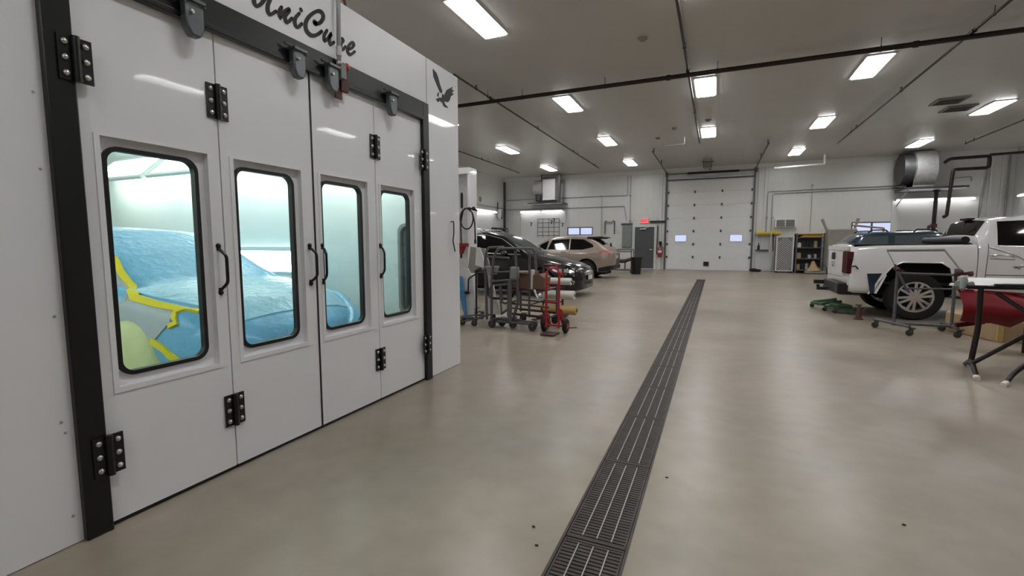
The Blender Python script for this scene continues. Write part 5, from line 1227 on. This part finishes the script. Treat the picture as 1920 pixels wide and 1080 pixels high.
# ================================================================== RIGHT SIDE: STAND, JACK, TABLE
t = thing('panel_stand', 'grey rolling bumper stand with tilted arms before the pickup rear wheel', 'stand', (2.8, 8.5, 0))
for x, nm in ((2.46, 'l'), (3.12, 'r')):
    obj('post', MB().tube([(x, 8.5, .1), (x, 8.5, .95)], .02), 'cart_grey', t, world=True)
    a, b = ((x-.14, 8.82), (x+.1, 8.2)) if nm == 'l' else ((x+.02, 8.85), (x+.0, 8.3))
    obj('foot_bar', MB().tube([(a[0], a[1], .13), (b[0], b[1], .13)], .02), 'cart_grey', t, world=True)
    for p in (a, b): castor(t, p[0], p[1], .045, .03)
obj('lower_rail', MB().tube([(2.46, 8.5, .13), (3.12, 8.5, .13)], .02), 'cart_grey', t, world=True)
obj('cross_rail', MB().tube([(2.46, 8.5, .87), (3.1, 8.5, .86)], .017).tube([(2.56, 8.5, .65), (3.12, 8.5, .66)], .013), 'cart_grey', t, world=True)
obj('tilt_arm', MB().round_tube([(2.41, 8.46, 1.0), (2.44, 8.46, .92), (2.55, 8.46, .68), (2.6, 8.46, .6)], .016, .02), 'cart_grey', t, world=True)
obj('clamp_knob', MB().ball((2.44, 8.46, .93), .035, 10).bar((2.4, 8.46, .95), (2.52, 8.46, .9), .03).ball((3.14, 8.46, .9), .05, 10).bar((3.08, 8.45, .86), (3.28, 8.45, .9), .04).ball((3.26, 8.45, .88), .035, 8), 'cart_maroon', t, world=True)
obj('top_arm', MB().tube([(2.37, 8.7, 1.2), (3.04, 8.7, 1.21)], .02), 'panel_grey', t, world=True)
obj('arm_link', MB().tube([(3.04, 8.7, 1.21), (3.12, 8.6, 1.05), (3.16, 8.5, .94)], .012), 'panel_grey', t, world=True)
obj('arm_link', MB().tube([(2.37, 8.7, 1.2), (2.44, 8.5, .95)], .007), 'panel_grey', t, world=True)
t = thing('stand_arm', 'bent grey rod arm with clamp in front of the pickup door', 'stand', (3.75, 8.5, 0))
obj('rod', MB().round_tube([(3.45, 8.5, 1.25), (3.72, 8.5, 1.15), (3.82, 8.5, 1.08), (3.92, 8.5, .92)], .012, .03).tube([(3.47, 8.5, 1.1), (3.72, 8.5, 1.09)], .014), 'galv', t, world=True)
obj('clamp', MB().bar((3.72, 8.49, .97), (3.86, 8.49, 1.03), .02).bar((3.7, 8.49, 1.0), (3.78, 8.49, .96), .02).ball((3.8, 8.49, 1.0), .025, 8), 'galv', t, world=True)
obj('stand_post', MB().round_tube([(3.92, 8.5, .92), (4.3, 8.0, .8), (4.3, 7.95, 0.02)], .016, .03).tube([(4.18, 7.95, .02), (4.5, 7.95, .02)], .018), 'cart_grey', t, world=True)
# green floor jack
t = thing('floor_jack', 'green low transmission jack lying on floor behind the pickup', 'floor jack', (2.15, 10.7, 0))
obj('frame', MB().prism([(1.98, 10.6), (2.12, 10.35), (2.42, 10.32), (2.5, 10.5), (2.35, 10.75), (2.05, 10.8)], .06, .1, 'xy').prism([(2.05, 10.6), (2.15, 10.42), (2.38, 10.4), (2.3, 10.7), (2.1, 10.74)], .1, .16, 'xy'), 'green_metal', t, world=True, bevel=.01)
obj('lifting_arm', MB().bar((1.9, 10.9, .1), (2.3, 10.85, .18), .1, .05).bar((1.85, 11.1, .1), (1.98, 10.7, .12), .07, .05).tube([(1.86, 11.1, .12), (2.25, 11.0, .2)], .03), 'green_metal', t, world=True, bevel=.006)
for x, y in ((1.86, 11.15), (1.98, 10.6), (2.1, 10.36), (2.5, 10.5)): castor(t, x, y, .04)
t = thing('jack_stand', 'small rusty red jack stand on floor beside the green jack', 'jack stand', (2.3, 9.65, 0))
obj('base', MB().lathe([(.07, 0), (.07, .012), (.045, .02), (.035, .1), (.03, .2), (0, .2)], (2.3, 9.65, 0)), 'rust_red', t, world=True)
obj('saddle', MB().tube([(2.3, 9.65, .2), (2.3, 9.65, .24)], .018).box((2.25, 9.63, .235), (2.33, 9.67, .26)), 'galv_dark', t, world=True)
# panel on folding stand
t = thing('work_stand', 'black folding X leg work stand at the right picture edge', 'work stand', (2.9, 6.1, 0))
obj('leg', MB().round_tube([(2.42, 6.05, .88), (2.43, 6.05, .5), (2.4, 6.05, .14)], .024, .1), 'table_leg', t, world=True)
obj('foot', MB().tube([(2.4, 6.05, .14), (2.34, 5.76, .02)], .022).tube([(2.4, 6.05, .14), (2.5, 6.42, .02)], .02), 'table_leg', t, world=True)
obj('leg', MB().tube([(2.36, 5.98, .1), (2.95, 6.05, .56), (3.4, 6.1, .88)], .02), 'table_leg', t, world=True)
obj('leg', MB().tube([(2.55, 6.08, .82), (2.95, 5.85, .45), (3.4, 5.6, .03)], .02), 'table_leg', t, world=True)
obj('leg', MB().round_tube([(2.47, 5.6, .02), (2.6, 5.75, .12), (3.1, 5.95, .5)], .02, .1), 'table_leg', t, world=True)
obj('foot_cap', MB().tube([(2.45, 5.58, .015), (2.49, 5.62, .03)], .026).tube([(2.33, 5.74, .015), (2.35, 5.8, .03)], .026), 'paper_white', t, world=True)
obj('top_rail', MB().tube([(2.32, 6.05, .87), (3.8, 6.05, .89)], .02).tube([(2.4, 6.6, .87), (3.8, 6.6, .89)], .02), 'table_leg', t, world=True)
t = thing('bumper_cover', 'white painted car panel lying flat on the black work stand', 'car panel', (3.0, 6.4, .9))
rows_, r2 = [], []
for i in range(15):
    x = 2.38+i*.1
    e = max(0, (2.62-x)/.24); z = .93-.07*e*e
    a = [(x+.08*e*0, 6.02+.03*e, z-.012), (x, 6.08, z), (x, 6.45, z+.012), (x, 6.72-.1*e, z)]
    rows_.append(a); r2.append([(p[0], p[1], p[2]-.02) for p in a])
obj('skin', slab(rows_, r2), 'door_white', t, world=True)
obj('edge_seal', MB().tube([(2.5, 6.0, .897), (3.8, 6.0, .897)], .016, 8), 'black_plastic', t, world=True)
obj('end_flange', MB().tube([(2.28, 6.05, .84), (2.31, 6.12, .93), (2.37, 6.3, .94), (2.42, 6.5, .93)], [.02, .035, .035, .02], 10).tube([(2.26, 6.1, .9), (2.3, 6.2, .86), (2.42, 6.2, .89)], .03), 'panel_grey', t, world=True)
t = thing('loose_fender', 'dark red glossy car panel draped under the work stand', 'car panel', (3.0, 7.1, .35))
rows_, r2 = [], []
prof = [((2.76, .74), (2.72, .38)), ((2.85, .74), (2.82, .36)), ((3.0, .74), (3.0, .37)), ((3.15, .73), (3.17, .33)), ((3.3, .7), (3.3, .42)), ((3.5, .66), (3.5, .46)), ((3.9, .66), (3.9, .44))]
for k, ((xa, za), (xb, zb)) in enumerate(prof):
    r, q = [], []
    for j in range(7):
        f_ = j/6; x = xa+(xb-xa)*f_; z = za+(zb-za)*f_; y = 7.2-.12*math.sin(PI*f_)+.25*(1-f_)
        r.append((x, y, z)); q.append((x, y+.015, z))
    rows_.append(r); r2.append(q)
obj('skin', slab(rows_, r2), 'red_cloth', t, world=True)
obj('top_flange', MB().bar((2.76, 7.45, .74), (3.9, 7.45, .68), .06, .02), 'red_cloth', t, world=True)
obj('lower_lip', MB().bar((2.7, 7.25, .32), (2.95, 7.25, .38), .07, .05), 'tail_red', t, world=True)
obj('support', MB().tube([(3.42, 7.45, 0), (3.42, 7.45, .7)], .018).tube([(3.42, 7.45, .45), (3.88, 7.45, .45)], .014).tube([(3.88, 7.45, 0), (3.88, 7.45, .69)], .018), 'table_leg', t, world=True)
t = thing('parts_carton', 'long tan carton lying on floor behind the red panel', 'box', (3.3, 8.3, 0))
obj('carton', MB().prism([(3.22, 8.98), (3.27, 8.8), (3.46, 8.14), (4.1, 8.1), (4.1, 9.3), (3.4, 9.35)], .003, .28, 'xy'), 'carton', t, world=True, bevel=.008)
obj('tape_strip', MB().prism([(3.46, 8.12), (3.52, 8.12), (3.52, 8.16), (3.46, 8.18)], .005, .284, 'xy'), 'paper_tan', t, world=True)
t = thing('parts_carton', 'shorter tan carton standing on the long one at right edge', 'box', (3.6, 8.4, .3))
obj('carton', MB().box((3.55, 8.2, .285), (4.0, 8.7, .44)), 'carton', t, world=True, bevel=.008)
obj('lid_rim', MB().box((3.54, 8.19, .42), (4.01, 8.71, .445)), 'paper_tan', t, world=True)
# floor specks
for i, (x, y, lab) in enumerate(((-.2, 2.62, 'tiny dark chip on floor right of the drain'), (-.72, 1.9, 'tiny dark crumb on floor left of drain near camera'), (-.66, 1.78, 'tiny dark crumb on floor left of drain, the nearer one'), (.85, 2.6, 'short dark thread lying on floor at right'))):
    top('floor_debris', MB().ball((x, y, .003), .007, 6, (1.4, 1, .4)), 'dark', lab, 'debris', (x, y, 0), 'crumbs on the shop floor')
